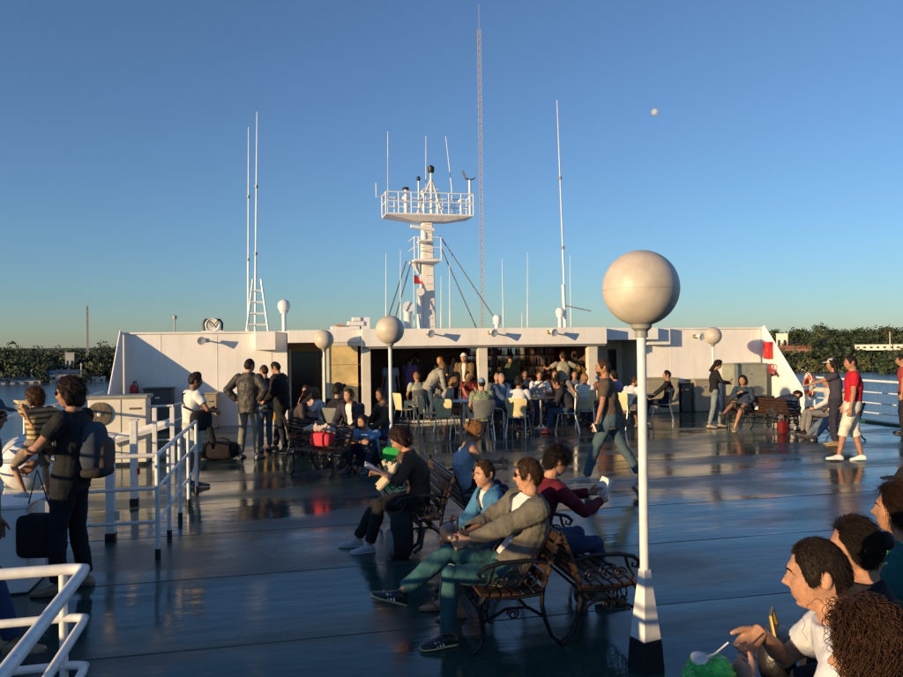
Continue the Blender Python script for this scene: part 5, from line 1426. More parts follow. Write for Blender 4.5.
MB().tube([(0.08, -0.10, 0.38), (0.10, -0.20, 0.28), (0.09, -0.17, 0.10), (0.08, -0.10, 0.05)], 0.018, 8, flat=0.5).build('strap', cloth((0.05, 0.05, 0.05)), bp)
# blonde woman on the back bench
person('blonde woman in a pale blue sleeveless top with back turned on the second bench', 2.00, 7.98, STBF,
    **SIT(0.43, 1.58, lean=6, hy=8, hp=26, fem=True, hl=(-0.08, 0.36, 0.80), hr=(0.12, 0.34, 0.76), skin='tan', hair=('bun', (0.26, 0.12, 0.04)), top=('tank', (0.36, 0.40, 0.46)), bottom=('long', (0.03, 0.035, 0.05)), shoes=BLK))
bh = thing('cross_body_bag', 'black shoulder bag lying beside the blonde woman on the bench', 'bag', (1.98, 7.45, 0.44), FACE(STBF))
softbox(MB(), (0, 0, 0.12), (0.36, 0.22, 0.24), 10, 3.2).build('pouch', cloth(BLK), bh)
MB().tube([(-0.12, 0, 0.22), (-0.05, 0.02, 0.33), (0.05, 0.02, 0.33), (0.12, 0, 0.22)], 0.012, 6).build('handle', cloth(BLK), bh)

# ---------------- left side
P2 = person('man in black tee carrying a child, backpack on his back, by the white railing', *gp(72, 590), -92, h=1.79, hy=-4, hp=6, lean=-3,
    hl=(-0.10, 0.30, 1.16), hr=(0.12, 0.34, 1.04), el=(-1, 0.2, -0.8), er=(0.6, -0.4, -1), glasses=True, skin='tan', hair=('bob', (0.022, 0.012, 0.008)), top=('tee', (0.016, 0.018, 0.020)), bottom=('long', (0.012, 0.014, 0.018)), shoes=(0.30, 0.19, 0.10), slim=1.08, fl=(-0.12, 0.06, 0.08), fr=(0.12, -0.06, 0.08))
cx, cy = P2['hc'].x, P2['hc'].y
hd = V((-sin(radians(92 - YAW)) , cos(radians(92 - YAW)), 0))
cpos = V((cx, cy, 0)) + hd * 0.26
kid = person('small child in yellow and brown striped shirt held by the man in black tee', cpos.x, cpos.y, -60, 0.72, h=0.98, pel=(0, 0, 0.93), lean=3, hy=-12, hp=8, hl=(-0.25, -0.20, 1.30), hr=(0.24, 0.02, 1.22), fl=(-0.16, 0.10, 0.22), fr=(0.16, 0.02, 0.12), kl=(-0.5, 1, 0), kr=(0.5, 1, 0),
    skin='fair', hair=('bob', (0.075, 0.032, 0.014)), top=('tee', stripes_mat('kid_stripes', (0.55, 0.43, 0.16), (0.14, 0.09, 0.06), 7.0)), bottom=('shorts', (0.25, 0.2, 0.15)), shoes=WHT, sole=(0.6, 0.6, 0.6))
bpk = thing('backpack', 'brown and blue backpack worn by the man in black tee', 'backpack', tuple(P2['M'] @ V((0.0, -0.19, 1.20))), P2['root'].rotation_euler.z)
softbox(MB(), (0, 0, 0), (0.28, 0.20, 0.44), 12, 3.0).build('main_bag', cloth((0.045, 0.06, 0.085)), bpk)
softbox(MB(), (0.02, -0.08, -0.06), (0.24, 0.14, 0.30), 10, 3.0).build('front_pocket', cloth((0.11, 0.075, 0.06)), bpk)
softbox(MB(), (0, -0.03, -0.20), (0.31, 0.23, 0.10), 10, 3.0).build('base_panel', cloth((0.03, 0.028, 0.028)), bpk)
for sg in (-1, 1): MB().tube([(sg * 0.10, 0.10, 0.16), (sg * 0.125, 0.18, 0.27), (sg * 0.13, 0.34, 0.20), (sg * 0.145, 0.37, 0.06), (sg * 0.15, 0.30, -0.08), (sg * 0.12, 0.10, -0.16)], 0.022, 8, flat=0.35).build('strap', cloth((0.03, 0.04, 0.06)), bpk)
hb = thing('carrier_bag', 'black carrier bag hanging low before the man in black tee', 'bag', tuple(P2['M'] @ V((-0.05, 0.24, 0.48))), P2['root'].rotation_euler.z)
softbox(MB(), (0, 0, 0.0), (0.16, 0.34, 0.36), 12, 6.0).build('sack', cloth((0.014, 0.013, 0.014)), hb)
MB().tube([(0, -0.12, 0.14), (-0.03, 0.0, 0.55), (0, 0.12, 0.14)], 0.008, 6).build('handle', cloth((0.014, 0.013, 0.014)), hb)
pp = P2['WR'] + V((-0.10, 0.0, 0.06)); book(pp, FACE(-80), 35, 'folded white paper in the hand of the man in black tee', WHT, 0.13, 0.18, 'paper')
P1 = person('man in grey blue shirt and blue jeans standing at the white box', *pos(-32, 4.95), 75, h=1.73, hy=5, hp=5, lean=8, hl=(-0.25, 0.10, 0.84), hr=(0.27, 0.12, 0.84), el=(-1, -0.4, -0.6), er=(1, -0.4, -0.6), fl=(-0.12, 0.05, 0.08), fr=(0.10, 0.30, 0.08), skin='brown', hair=('crew', DH), cap=(0.05, 0.06, 0.09), glasses=True, top=('tee', (0.09, 0.095, 0.12)), bottom=('long', (0.03, 0.05, 0.12)), shoes=(0.35, 0.23, 0.12))
wx, wy = pos(2, 6.45)
wb = thing('white_deck_box', 'white painted deck box beside the man in grey blue shirt', 'box', (wx, wy, 0), FACE(-13))
MB().box((0, 0, 0.36), (0.52, 0.5, 0.70)).build('body', M_WHITE, wb, False, 0.015); MB().box((0, 0, 0.73), (0.56, 0.54, 0.035)).build('lid', M_RAIL, wb, False, 0.01); MB().box((0, -0.262, 0.6), (0.1, 0.02, 0.04)).build('hasp', M_CHROME, wb, False)
rx, ry = pos(26, 9.2)
lr = thing('life_raft_canister', 'white round ended life raft canister behind the man in black tee', 'life raft', (rx, ry, 0), FACE(60))
Ry = Matrix.Rotation(radians(90), 3, 'Y')
MB().lathe([(0, -0.62), (0.18, -0.60), (0.27, -0.52), (0.29, -0.4), (0.29, -0.02), (0.305, -0.015), (0.305, 0.015), (0.29, 0.02), (0.29, 0.4), (0.27, 0.52), (0.18, 0.60), (0, 0.62)], (0, 0, 0.66), 26, Ry).build('shell', M_RAIL, lr)
for q in (-0.35, 0.35):
    MB().lathe([(0.285, -0.025), (0.298, -0.02), (0.298, 0.02), (0.285, 0.025)], (q, 0, 0.66), 26, Ry).build('strap', M_GREY, lr)
    MB().box((q, 0, 0.19), (0.08, 0.5, 0.38)).build('cradle', M_RAIL, lr, False, 0.01)
P4 = person('boy in white tee and light shorts with a black shoulder bag by the railing', *gp(192, 487), 48, h=1.66, hy=8, hp=10, lean=3, hl=(-0.14, 0.36, 1.16), hr=(0.20, 0.32, 1.14), el=(-1, -0.2, -0.8), er=(1, -0.2, -0.8), skin='brown', hair=('full', DH), top=('tee', WHT, -0.12), bottom=('shorts', (0.42, 0.42, 0.38)), shoes=(0.03, 0.03, 0.03), sole=(0.3, 0.3, 0.3), slim=0.95)
sb = thing('messenger_bag', 'black messenger bag slung across the boy in white tee', 'bag', tuple(P4['M'] @ V((0.22, 0.05, 0.98))), P4['root'].rotation_euler.z)
softbox(MB(), (0, 0, 0), (0.16, 0.32, 0.30), 10, 3.0).build('pouch', cloth(BLK), sb)
MB().tube([(0.0, 0.05, 0.12), (-0.16, 0.12, 0.36), (-0.36, 0.0, 0.40), (-0.36, -0.13, 0.36), (-0.16, -0.20, 0.20), (0.0, -0.08, 0.12)], 0.017, 6, flat=0.4).build('strap', cloth(BLK), sb)
MB().tube([(0.05, 0.1, -0.1), (0.09, 0.14, -0.3), (0.04, 0.16, -0.42)], [0.05, 0.045, 0.02], 8).build('loose_sleeve', cloth(BLK), sb)
P5 = person('man in dark leather jacket and grey trousers standing with hands on hips', *gp(249, 459), 12, h=1.80, hy=15, hl=(-0.21, -0.02, 1.02), hr=(0.21, -0.02, 1.02), el=(-1, -0.55, 0.1), er=(1, -0.55, 0.1), nl=(1, 0, 0), nr=(-1, 0, 0), skin='fair', hair=('short', DH), jacket=(mat('jacket_leather', (0.035, 0.032, 0.028), 0.55, 0, 0.15, 5, 0.15, 30, 0.4),), bottom=('long', (0.20, 0.19, 0.15)), shoes=(0.30, 0.28, 0.25), fl=(-0.16, 0, 0.08), fr=(0.16, 0.0, 0.08))
person('person in blue jeans half hidden behind the man in leather jacket', *gp(266, 451), -40, h=1.66, hy=0, skin='fair', hair=('short', BH), top=('long', BLK), bottom=('long', (0.14, 0.19, 0.25)), shoes=(0.4, 0.38, 0.35))
person('man in black jacket and dark jeans facing the man in leather jacket', *gp(282, 452), -78, h=1.74, hy=0, hp=18, lean=6, hl=(-0.12, 0.30, 1.0), hr=(0.12, 0.32, 1.0), skin='fair', hair=('short', DH), jacket=(BLK,), bottom=('long', (0.018, 0.022, 0.035)), shoes=(0.15, 0.1, 0.07), fl=(-0.1, -0.12, 0.08), fr=(0.1, 0.18, 0.08))
du = thing('duffel_bag', 'black duffel bag lying on the deck by the boy in white tee', 'bag', (*gp(219, 459), 0), FACE(3))
softbox(MB(), (0, 0, 0.16), (0.74, 0.36, 0.32), 12, 3.4).build('main_bag', cloth((0.014, 0.014, 0.015)), du)
for sg in (-1, 1): MB().tube([(-0.18, sg * 0.10, 0.30), (-0.10, sg * 0.06, 0.37), (0.10, sg * 0.06, 0.37), (0.18, sg * 0.10, 0.30)], 0.013, 6).build('handle', cloth((0.02, 0.02, 0.02)), du)
for sg in (-1, 1): MB().tube([(sg * 0.25, -0.182, 0.05), (sg * 0.25, -0.19, 0.16), (sg * 0.25, -0.15, 0.29)], 0.02, 6, flat=0.3).build('web_band', cloth((0.03, 0.03, 0.03)), du)

# ---------------- group by the yellow panel
bx_, by_ = gp(301, 456); bench(bx_, by_ + 0.4, STBF, 'cast iron bench under the red haired woman by the dark door')
person('woman with long red hair leaning over her lap on a bench by the dark door', bx_, by_ + 0.25, STBF + 10, **SIT(0.43, 1.66, lean=16, hp=20, hy=20, fem=True, hair=('long', RH), top=('long', (0.08, 0.06, 0.055)), bottom=('long', DJEAN), shoes=BLK))
bx_, by_ = gp(326, 455); bench(bx_, by_ + 0.5, PORTF, 'cast iron bench under the fair haired woman in white')
person('fair haired woman in white shirt facing the red haired woman', bx_ - 0.1, by_ + 0.5, PORTF + 10, **SIT(0.43, 1.66, lean=12, hp=14, fem=True, hair=('bob', (0.16, 0.08, 0.03)), top=('tee', WHT), bottom=('long', JEAN), shoes=(0.3, 0.28, 0.25), hl=(-0.10, 0.36, 0.85), hr=(0.10, 0.36, 0.85)))
bx_, by_ = gp(338, 452); chair(bx_, by_, 25, 'grey cafe chair under the dark haired person with back turned by the yellow panel', 'grey')
person('dark haired person in black with back turned before the yellow panel', bx_, by_, 25, **SIT(0.46, 1.68, lean=6, hair=('full', DH), top=('long', (0.02, 0.02, 0.025)), bottom=('long', DJEAN), shoes=BLK))
bx_, by_ = gp(356, 462); bench(bx_ + 0.25, by_ + 0.05, -160, 'cast iron bench under the pair beside the yellow panel')
person('man in dark jacket and white collar sitting under the yellow panel', bx_ - 0.1, by_ + 0.05, -155, **SIT(0.43, 1.74, lean=4, hp=6, hy=15, skin='fair', hair=('short', BH), top=('tee', WHT), jacket=((0.04, 0.035, 0.05), 0.06), bottom=('long', DJEAN), shoes=BLK))
person('person in brown jacket turned sideways at the bar column', bx_ + 0.45, by_ + 0.15, -120, **SIT(0.43, 1.72, lean=2, hp=10, hy=-10, skin='brown', hair=('short', DH), top=('long', (0.08, 0.06, 0.04)), bottom=('long', (0.05, 0.07, 0.14)), shoes=BLK))
bx_, by_ = gp(322, 474); bench(bx_, by_, -150, 'cast iron bench with the red bag on its seat', long=0.62)
rb2 = thing('red_bag', 'bright pink red bag with clothes heaped on it, on a bench seat', 'bag', (bx_ + 0.02, by_ + 0.02, 0.44), FACE(-150))
softbox(MB(), (0, 0, 0.11), (0.40, 0.24, 0.22), 12, 4.5).build('pouch', cloth((0.62, 0.05, 0.07)), rb2)
MB().tube([(-0.12, 0.05, 0.2), (-0.05, 0.08, 0.28), (0.05, 0.08, 0.28), (0.12, 0.05, 0.2)], 0.014, 6).build('handle', cloth((0.4, 0.03, 0.05)), rb2)
cl_ = MB()
for k in range(6): cl_.tube([(0.24 - 0.09 * k, -0.03, 0.235 + 0.01 * (k % 2)), (0.18 - 0.07 * k, 0.05, 0.30 + 0.02 * sin(k * 2)), (0.30 - 0.1 * k, 0.10, 0.26)], [0.035, 0.05, 0.03], 8)
o = cl_.build('folded_garment', cloth((0.55, 0.45, 0.36))); o.location = rb2.location + V((0, 0, 0.0)); o.rotation_euler = (0, 0, FACE(-150))
tag(o, 'crumpled cream garment heaped on top of the red bag', 'garment')
gx, gy = gp(368, 472)
person('man in light blue polo sitting on the deck with arms on his knees', gx, gy + 0.25, -158, h=1.74, pel=(0, -0.12, 0.11), lean=14, slouch=0.07, hy=20, hp=10, fl=(-0.16, 0.30, 0.08), fr=(0.16, 0.34, 0.08), kl=(-0.2, 0.3, 1), kr=(0.2, 0.3, 1), hl=(0.16, 0.34, 0.48), hr=(-0.12, 0.36, 0.50), el=(-1, 0, -0.3), er=(1, 0, -0.3), skin='tan', hair=('short', DH), top=('tee', (0.17, 0.32, 0.50)), bottom=('long', (0.02, 0.025, 0.045)), shoes=(0.1, 0.1, 0.1))
gb = thing('green_bag', 'bright green shopping bag standing behind the globe lamp post', 'bag', (*gp(394, 470), 0), FACE(10))
softbox(MB(), (0, 0, 0.19), (0.36, 0.22, 0.38), 12, 5.0).build('sack', cloth((0.02, 0.36, 0.07)), gb)
MB().tube([(-0.1, 0, 0.34), (-0.04, 0, 0.46), (0.04, 0, 0.46), (0.1, 0, 0.34)], 0.01, 6).build('handle', cloth((0.02, 0.36, 0.07)), gb)

# ---------------- cafe before the bar
M_TW = mat('table_white', (0.72, 0.69, 0.62), 0.35); M_TD = mat('table_dark', (0.05, 0.045, 0.04), 0.35)
T1 = gp(464, 432); table(*T1, 'round white cafe table with cups before the left bar opening', M_TW)
T2 = gp(541, 428); table(*T2, 'round dark cafe table between the white shirted drinkers', M_TD)
T3 = gp(642, 424); table(*T3, 'round dark cafe table beside the seated man in black', M_TD)
for k, (dx, dy) in enumerate(((-0.1, -0.1), (0.12, 0.05), (-0.05, 0.14))):
    o = MB().lathe([(0, 0), (.028, 0), (.036, .09), (.034, .09), (.027, .006), (0, .006)], n=12).build('cup', M_RAIL, loc=(T1[0] + dx, T1[1] + dy, 0.733)); tag(o, 'white cup standing on the round white cafe table', 'cup', 'cups on the white table')
def at_chair(px, py, face, clabel, c='cream', plabel=None, **kw):
    x, y = gp(px, py); chair(x, y, face, clabel, c)
    if plabel:
        h = kw.pop('h', 1.72); return person(plabel, x, y, face, **SIT(0.46, h, **kw))
at_chair(406, 428, 62, 'empty cream cafe chair beside the bar threshold')
at_chair(430, 433, 70, 'empty cream cafe chair turned side on near the white table')
at_chair(449, 438, 35, 'empty cream cafe chair pushed up to the white table')
at_chair(482, 440, -10, 'dark grey cafe chair under the man in checked shirt', 'grey', 'man in blue cap and green checked shirt with back turned at the bar', cap=(0.22, 0.32, 0.45), hair=('crew', DH), top=('tee', check_mat('shirt_green_check', (0.30, 0.34, 0.18), (0.10, 0.14, 0.10), 22)), bottom=('long', DJEAN), lean=3, skin='fair')
at_chair(498, 424, -170, 'cream cafe chair under the pink faced man', 'cream', 'pink faced balding man looking out beside the bar column', hair=('crew', (0.2, 0.15, 0.1)), top=('tee', (0.12, 0.14, 0.12)), skin='fair', lean=8, hp=8)
at_chair(505, 427, 150, 'cream cafe chair under the man in blue jacket', 'cream', 'grey haired man in blue jacket and pale shirt at the bar', hair=('crew', (0.35, 0.3, 0.25)), top=('long', (0.35, 0.42, 0.52)), jacket=((0.045, 0.08, 0.15), 0.09), bottom=('long', DJEAN), skin='fair', shoes=(0.3, 0.1, 0.06))
at_chair(519, 437, 20, 'cream cafe chair under the drinker in white tee', 'cream', 'dark haired drinker in white tee with back turned at the bar', hair=('full', DH), top=('tee', (0.74, 0.72, 0.68)), bottom=('long', DJEAN), lean=10, hy=30, skin='tan')
at_chair(540, 421, 178, 'cream cafe chair under the man in white shirt', 'cream', 'man in open white shirt facing the deck at the dark table', hair=('short', BH), top=('long', (0.74, 0.71, 0.66)), bottom=('long', (0.03, 0.04, 0.07)), skin='tan', lean=6, hl=(-0.12, 0.36, 0.80), hr=(0.06, 0.30, 0.98))
at_chair(567, 433, -80, 'grey cafe chair under the crouching man in dark jacket', 'grey', 'man in dark jacket and jeans leaning forward at the dark table', hair=('short', DH), jacket=((0.03, 0.03, 0.035),), bottom=('long', JEAN), lean=26, hp=15, skin='tan', hl=(-0.12, 0.42, 0.72), hr=(0.12, 0.42, 0.70), shoes=(0.35, 0.06, 0.04))
at_chair(586, 428, 15, 'cream cafe chair under the fair haired woman at the right bar column', 'cream', 'fair haired woman in white top with back turned at the right bar column', fem=True, hair=('bun', (0.28, 0.15, 0.06)), top=('tee', (0.62, 0.60, 0.55)), hy=-30, skin='tan')
at_chair(601, 424, -140, 'cream cafe chair under the man in brown tee by the column', 'cream', 'man in rust tee looking out beside the right bar column', hair=('short', DH), top=('tee', (0.26, 0.10, 0.05)), skin='tan', hp=5)
at_chair(628, 429, 60, 'cream cafe chair under the person in white shirt leaning forward', 'cream', 'person in white shirt and shorts leaning forward behind the lamp post', lean=28, hp=20, hair=('short', BH), top=('tee', (0.74, 0.72, 0.68)), bottom=('shorts', (0.3, 0.25, 0.2)), skin='tan', hl=(-0.12, 0.40, 0.70), hr=(0.12, 0.42, 0.68), shoes=(0.25, 0.15, 0.1))
at_chair(662, 422, -72, 'grey cafe chair under the man in black by the olive locker', 'grey', 'man in black top sitting back before the olive locker', lean=-8, hair=('short', DH), top=('long', (0.015, 0.015, 0.018)), bottom=('long', (0.02, 0.025, 0.04)), skin='tan', hy=-5, shoes=BLK)
at_chair(447, 431, 100, 'cream cafe chair under the person in rust shorts at the white table', 'cream', 'person in grey top and rust shorts bent over the white table', lean=20, hp=22, hair=('bob', BLH), fem=True, top=('long', (0.34, 0.31, 0.25)), bottom=('shorts', (0.25, 0.10, 0.06)), skin='tan')
at_chair(417, 422, -30, 'grey cafe chair under the person in pale shirt at the threshold', 'grey', 'person in pale green shirt and jeans sitting at the bar threshold', lean=4, hair=('short', BLH), top=('tee', (0.38, 0.40, 0.30)), bottom=('long', JEAN), skin='tan')
at_chair(470, 421, 165, 'grey cafe chair under the woman in dark red', 'grey', 'woman in dark red top facing the deck at the white table', fem=True, hair=('long', DH), top=('tee', (0.20, 0.03, 0.03)), bottom=('long', DJEAN), skin='tan', hp=8)
at_chair(527, 418, 170, 'grey cafe chair under the person in navy beside the white shirt', 'grey', 'person in navy shirt sitting deep in the bar shade', hair=('short', DH), top=('long', (0.03, 0.04, 0.08)), bottom=('long', BLK), skin='brown')
at_chair(555, 419, -165, 'grey cafe chair under the woman in orange', 'grey', 'woman in dull orange top behind the dark table', fem=True, hair=('long', BH), top=('tee', (0.34, 0.13, 0.04)), bottom=('long', DJEAN), skin='tan', hp=6)
at_chair(578, 420, 160, 'grey cafe chair under the man in grey tee by the counter', 'grey', 'man in grey tee turned to the bar counter crowd', hair=('short', DH), top=('tee', (0.17, 0.17, 0.18)), bottom=('long', JEAN), skin='tan', hy=20)
at_chair(616, 421, -60, 'grey cafe chair under the woman in lilac', 'grey', 'woman in lilac top before the right alcove', fem=True, hair=('bob', DH), top=('tee', (0.30, 0.22, 0.36)), bottom=('long', DJEAN), skin='fair', lean=8, hp=10)
at_chair(343, 446, -120, 'cream cafe chair under the woman with tied hair by the post', 'cream', 'woman with tied auburn hair in grey vest by the globe lamp', fem=True, hair=('bun', RH), top=('tank', (0.2, 0.2, 0.21)), bottom=('long', JEAN), skin='fair', lean=10, hp=15)
at_chair(309, 444, -150, 'grey cafe chair under the girl in pink by the dark door', 'grey', 'girl in pale pink top before the dark door', h=1.55, fem=True, hair=('long', BH), top=('tee', (0.52, 0.33, 0.32)), bottom=('long', JEAN), skin='fair', lean=10, hp=12)
# inside the bar
def inbar(px, depth, face, label, **kw): x, y = pos(px, depth); return person(label, x, y, face, 0.031, **kw)
inbar(409, 20.6, 30, 'person in purple top standing inside the dim bar room', h=1.68, fem=True, hair=('short', BH), top=('tee', (0.22, 0.12, 0.32)), bottom=('long', JEAN), skin='tan')
inbar(428, 19.5, 60, 'person in pale grey jacket bending over inside the bar', h=1.66, lean=38, hp=30, hl=(-0.15, 0.45, 0.85), hr=(0.15, 0.45, 0.80), hair=('short', BLH), jacket=((0.36, 0.34, 0.28),), bottom=('long', JEAN), skin='tan')
inbar(441, 20.4, -150, 'fair haired woman in black top standing in the bar', h=1.66, fem=True, hair=('bob', BLH), top=('tee', BLK), bottom=('skirt', (0.16, 0.17, 0.18)), skin='fair', hy=25)
inbar(464, 19.9, -165, 'man in white cap and brown jacket standing in the bar', h=1.74, cap=(0.74, 0.72, 0.68), hair=('crew', DH), top=('tee', WHT), jacket=((0.17, 0.11, 0.05), 0.045), bottom=('long', BLK), skin='fair', hl=(-0.15, 0.3, 1.0), hr=(0.18, 0.26, 0.98))
inbar(418, 21.0, -60, 'man in dark shirt deep inside the left bar room', h=1.76, hair=('short', DH), top=('long', (0.07, 0.07, 0.08)), bottom=('long', BLK), skin='tan')
inbar(451, 21.2, 140, 'woman in cream blouse at the back of the bar room', h=1.64, fem=True, hair=('long', BH), top=('tee', (0.5, 0.45, 0.36)), bottom=('long', BLK), skin='fair')
inbar(510, 20.8, 10, 'customer in olive jacket standing at the bar counter', h=1.74, hair=('short', DH), top=('long', (0.10, 0.10, 0.05)), bottom=('long', DJEAN), skin='tan')
inbar(390, 20.2, 170, 'person in pale dress standing by the left bar column', h=1.62, fem=True, hair=('long', DH), top=('tee', (0.30, 0.33, 0.40)), bottom=('skirt', (0.28, 0.31, 0.38)), skin='brown')
inbar(563, 20.3, -8, 'man in khaki tee with arms spread at the bar counter', h=1.74, hair=('short', BH), top=('tee', (0.34, 0.31, 0.21)), bottom=('long', BLK), skin='tan', hl=(-0.46, 0.22, 1.32), hr=(0.46, 0.22, 1.34), el=(-1, -0.2, -0.5), er=(1, -0.2, -0.5))
inbar(575, 20.7, -12, 'person in black tee with yellow patch at the bar counter', h=1.76, hair=('short', BH), top=('tee', print_mat('tee_black_yellow', (0.02, 0.02, 0.02), [((0, -0.12, 1.28), 0.11, (0.6, 0.42, 0.03))])), bottom=('long', BLK), skin='tan', hr=(0.4, 0.3, 1.3), er=(1, -0.2, -0.5))

# ---------------- walking man
P14 = person('man in brown tee and jeans walking across the deck with a paper in hand', *gp(610, 487), -76, h=1.80, hy=-5, lean=4, fl=(-0.07, 0.34, 0.08), fr=(0.07, -0.40, 0.17), tr=42, tl=-6, hl=(-0.24, 0.16, 0.86), hr=(0.26, -0.20, 0.90), skin='tan', hair=('short', BH), top=('tee', (0.10, 0.075, 0.055), -0.13), bottom=('long', (0.07, 0.115, 0.135)), shoes=(0.5, 0.45, 0.36), sole=(0.4, 0.35, 0.28), beard=True, slim=1.03)
book(P14['WL'] + V((-0.06, -0.02, -0.06)), FACE(-88), 70, 'small white folded paper carried by the walking man', WHT, 0.06, 0.12, 'paper')

# ---------------- right side
P18 = person('woman in black top and grey jeans standing over her phone by the right wall', *gp(715, 428), 98, h=1.60, fem=True, hy=5, hp=32, lean=2, hl=(-0.05, 0.34, 1.16), hr=(0.08, 0.34, 1.14), el=(-1, -0.4, -0.9), er=(1, -0.4, -0.9), skin='fair', hair=('long', DH), top=('long', BLK, -0.06), bottom=('long', (0.20, 0.25, 0.25)), shoes=(0.35, 0.28, 0.2), fl=(-0.09, 0.14, 0.08), fr=(0.09, -0.16, 0.08), slim=0.92)
ph = thing('mobile_phone', 'small phone in the hands of the woman in black top', 'phone', tuple((P18['WL'] + P18['WR']) / 2 + V((0.10, 0.03, 0.05))), FACE(98))
MB().box((0, 0, 0), (0.06, 0.012, 0.11), Matrix.Rotation(radians(-40), 3, 'X')).build('case', M_BLACK, ph, False, 0.003); MB().box((0, -0.0075, 0.0055), (0.052, 0.002, 0.095), Matrix.Rotation(radians(-40), 3, 'X')).build('screen', mat('phone_screen', (0.1, 0.12, 0.14), 0.1), ph, False)
bx_, by_ = gp(752, 430); bench(bx_, by_, -165, 'cast iron bench with bags before the tall grey green locker', long=0.8)
person('woman in dark blue jacket sitting with one leg stretched out before the grey green locker', bx_ - 0.2, by_ + 0.02, -150, **SIT(0.43, 1.64, lean=2, fem=True, hy=10, hp=6, fr=(0.35, 0.66, 0.42), fl=(0.14, 0.40, 0.08), kr=(0, 0.3, 1), tr=-30, hr=(0.08, 0.22, 0.90), hl=(-0.1, 0.25, 0.64), hair=('bob', DH), top=('long', (0.03, 0.05, 0.08)), bottom=('shorts', (0.10, 0.08, 0.07)), skin='tan', shoes=(0.45, 0.36, 0.25)))
bg2 = thing('black_bag', 'black bag with white tag lying on the bench before the locker', 'bag', (bx_ + 0.35, by_ + 0.02, 0.44), FACE(-165))
softbox(MB(), (0, 0, 0.13), (0.62, 0.30, 0.30), 10, 2.8).build('pouch', cloth((0.018, 0.018, 0.018)), bg2); MB().box((0.2, 0.15, 0.10), (0.07, 0.02, 0.16)).build('tag', M_RAIL, bg2, False); MB().tube([(-0.12, 0, 0.24), (-0.05, 0.02, 0.34), (0.05, 0.02, 0.34), (0.12, 0, 0.24)], 0.012, 6).build('handle', cloth((0.018, 0.018, 0.018)), bg2)
bx_, by_ = gp(786, 432); bench(bx_, by_ + 0.3, 60, 'cast iron bench under the person bent double by the starboard wing', long=0.7)
person('person in navy hooded top bent double on a bench by the starboard wing', bx_, by_ + 0.3, 75, **SIT(0.43, 1.72, lean=62, hp=70, slouch=0.1, hl=(-0.12, 0.45, 0.40), hr=(0.12, 0.45, 0.38), hair=('full', DH), jacket=((0.035, 0.05, 0.09),), bottom=('long', (0.12, 0.14, 0.16)), shoes=(0.5, 0.48, 0.44), skin='fair'))
rbg = thing('red_backpack', 'dark red bag standing on the deck under the bent double person', 'bag', (*gp(783, 434), 0), FACE(-20))
softbox(MB(), (0, 0, 0.14), (0.20, 0.16, 0.28), 12, 5.0).build('main_bag', cloth((0.16, 0.012, 0.015)), rbg); MB().tube([(-0.06, 0, 0.27), (0, 0, 0.34), (0.06, 0, 0.27)], 0.012, 6).build('handle', cloth((0.16, 0.012, 0.015)), rbg)
bx_, by_ = gp(842, 439); bench(bx_, by_ + 0.3, PORTF + 10, 'cast iron bench under the sunlit pair by the lifebuoy')
person('man in tan top and blue jeans lounging with legs stretched out by the lifebuoy', bx_, by_ + 0.0, PORTF + 8, **SIT(0.43, 1.76, lean=-14, hy=25, hp=-4, fl=(-0.1, 0.62, 0.08), fr=(0.12, 0.66, 0.08), tl=-25, tr=-25, hair=('short', (0.10, 0.05, 0.03)), top=('tee', (0.42, 0.30, 0.20)), bottom=('long', (0.13, 0.18, 0.24)), shoes=(0.1, 0.1, 0.12), skin='tan'))
person('person in white shirt shading the eyes with one hand on the bench by the lifebuoy', bx_ + 0.1, by_ + 0.62, PORTF + 20, **SIT(0.43, 1.70, lean=-2, hy=10, hr=(0.06, 0.22, 1.14), er=(1, 0.2, -0.6), hair=('short', DH), top=('long', (0.58, 0.55, 0.50)), bottom=('long', (0.2, 0.2, 0.2)), shoes=BLK, skin='tan'))
P19 = person('man in red tee and white shorts walking on the deck in white trainers', *gp(853, 461), -68, h=1.76, hy=-8, hp=4, lean=-2, fl=(-0.10, 0.22, 0.08), fr=(0.10, -0.14, 0.09), tr=8, hl=(-0.30, 0.06, 0.86), hr=(0.26, 0.10, 0.86), skin='tan', hair=('short', DH), top=('tee', (0.50, 0.014, 0.03), -0.14), bottom=('crop', (0.66, 0.62, 0.52)), shoes=(0.74, 0.73, 0.70), sole=(0.6, 0.6, 0.6), slim=1.10)
person('woman with a white cap pointing with her arm behind the man in red tee', *gp(836, 446), -66, h=1.66, fem=True, hy=-4, hl=(-0.16, 0.52, 1.22), hr=(0.25, 0.05, 0.8), el=(-0.4, 0, -1), nl=(0, 0, -1), curl=0.2, cap=(0.72, 0.70, 0.66), hair=('long', DH), top=('tee', (0.05, 0.05, 0.07)), bottom=('long', (0.03, 0.03, 0.05)), shoes=(0.3, 0.2, 0.1), skin='tan')
person('woman in patterned top and pale jeans leaning back on the starboard rail', 13.72, gp(881, 433)[1] + 0.2, -160, h=1.68, fem=True, pel=(0, -0.02, 0.86), lean=-10, hy=40, hp=14, fl=(-0.08, 0.42, 0.08), fr=(0.12, 0.36, 0.08), hl=(-0.28, -0.02, 0.95), hr=(0.28, -0.02, 0.95), el=(-1, -0.6, 0), er=(1, -0.6, 0), hair=('long', DH), top=('tee', print_mat('top_pattern', (0.30, 0.16, 0.12), [((0, 0.1, 1.2), 0.08, (0.5, 0.4, 0.35))])), bottom=('long', (0.26, 0.30, 0.28)), shoes=(0.34, 0.22, 0.12), skin='tan')
person('person in red top at the starboard rail', *gp(905, 434), -60, h=1.68, fem=True, hy=0, hair=('short', DH), top=('tee', (0.32, 0.05, 0.05)), bottom=('long', (0.02, 0.02, 0.03)), shoes=BLK, skin='tan')

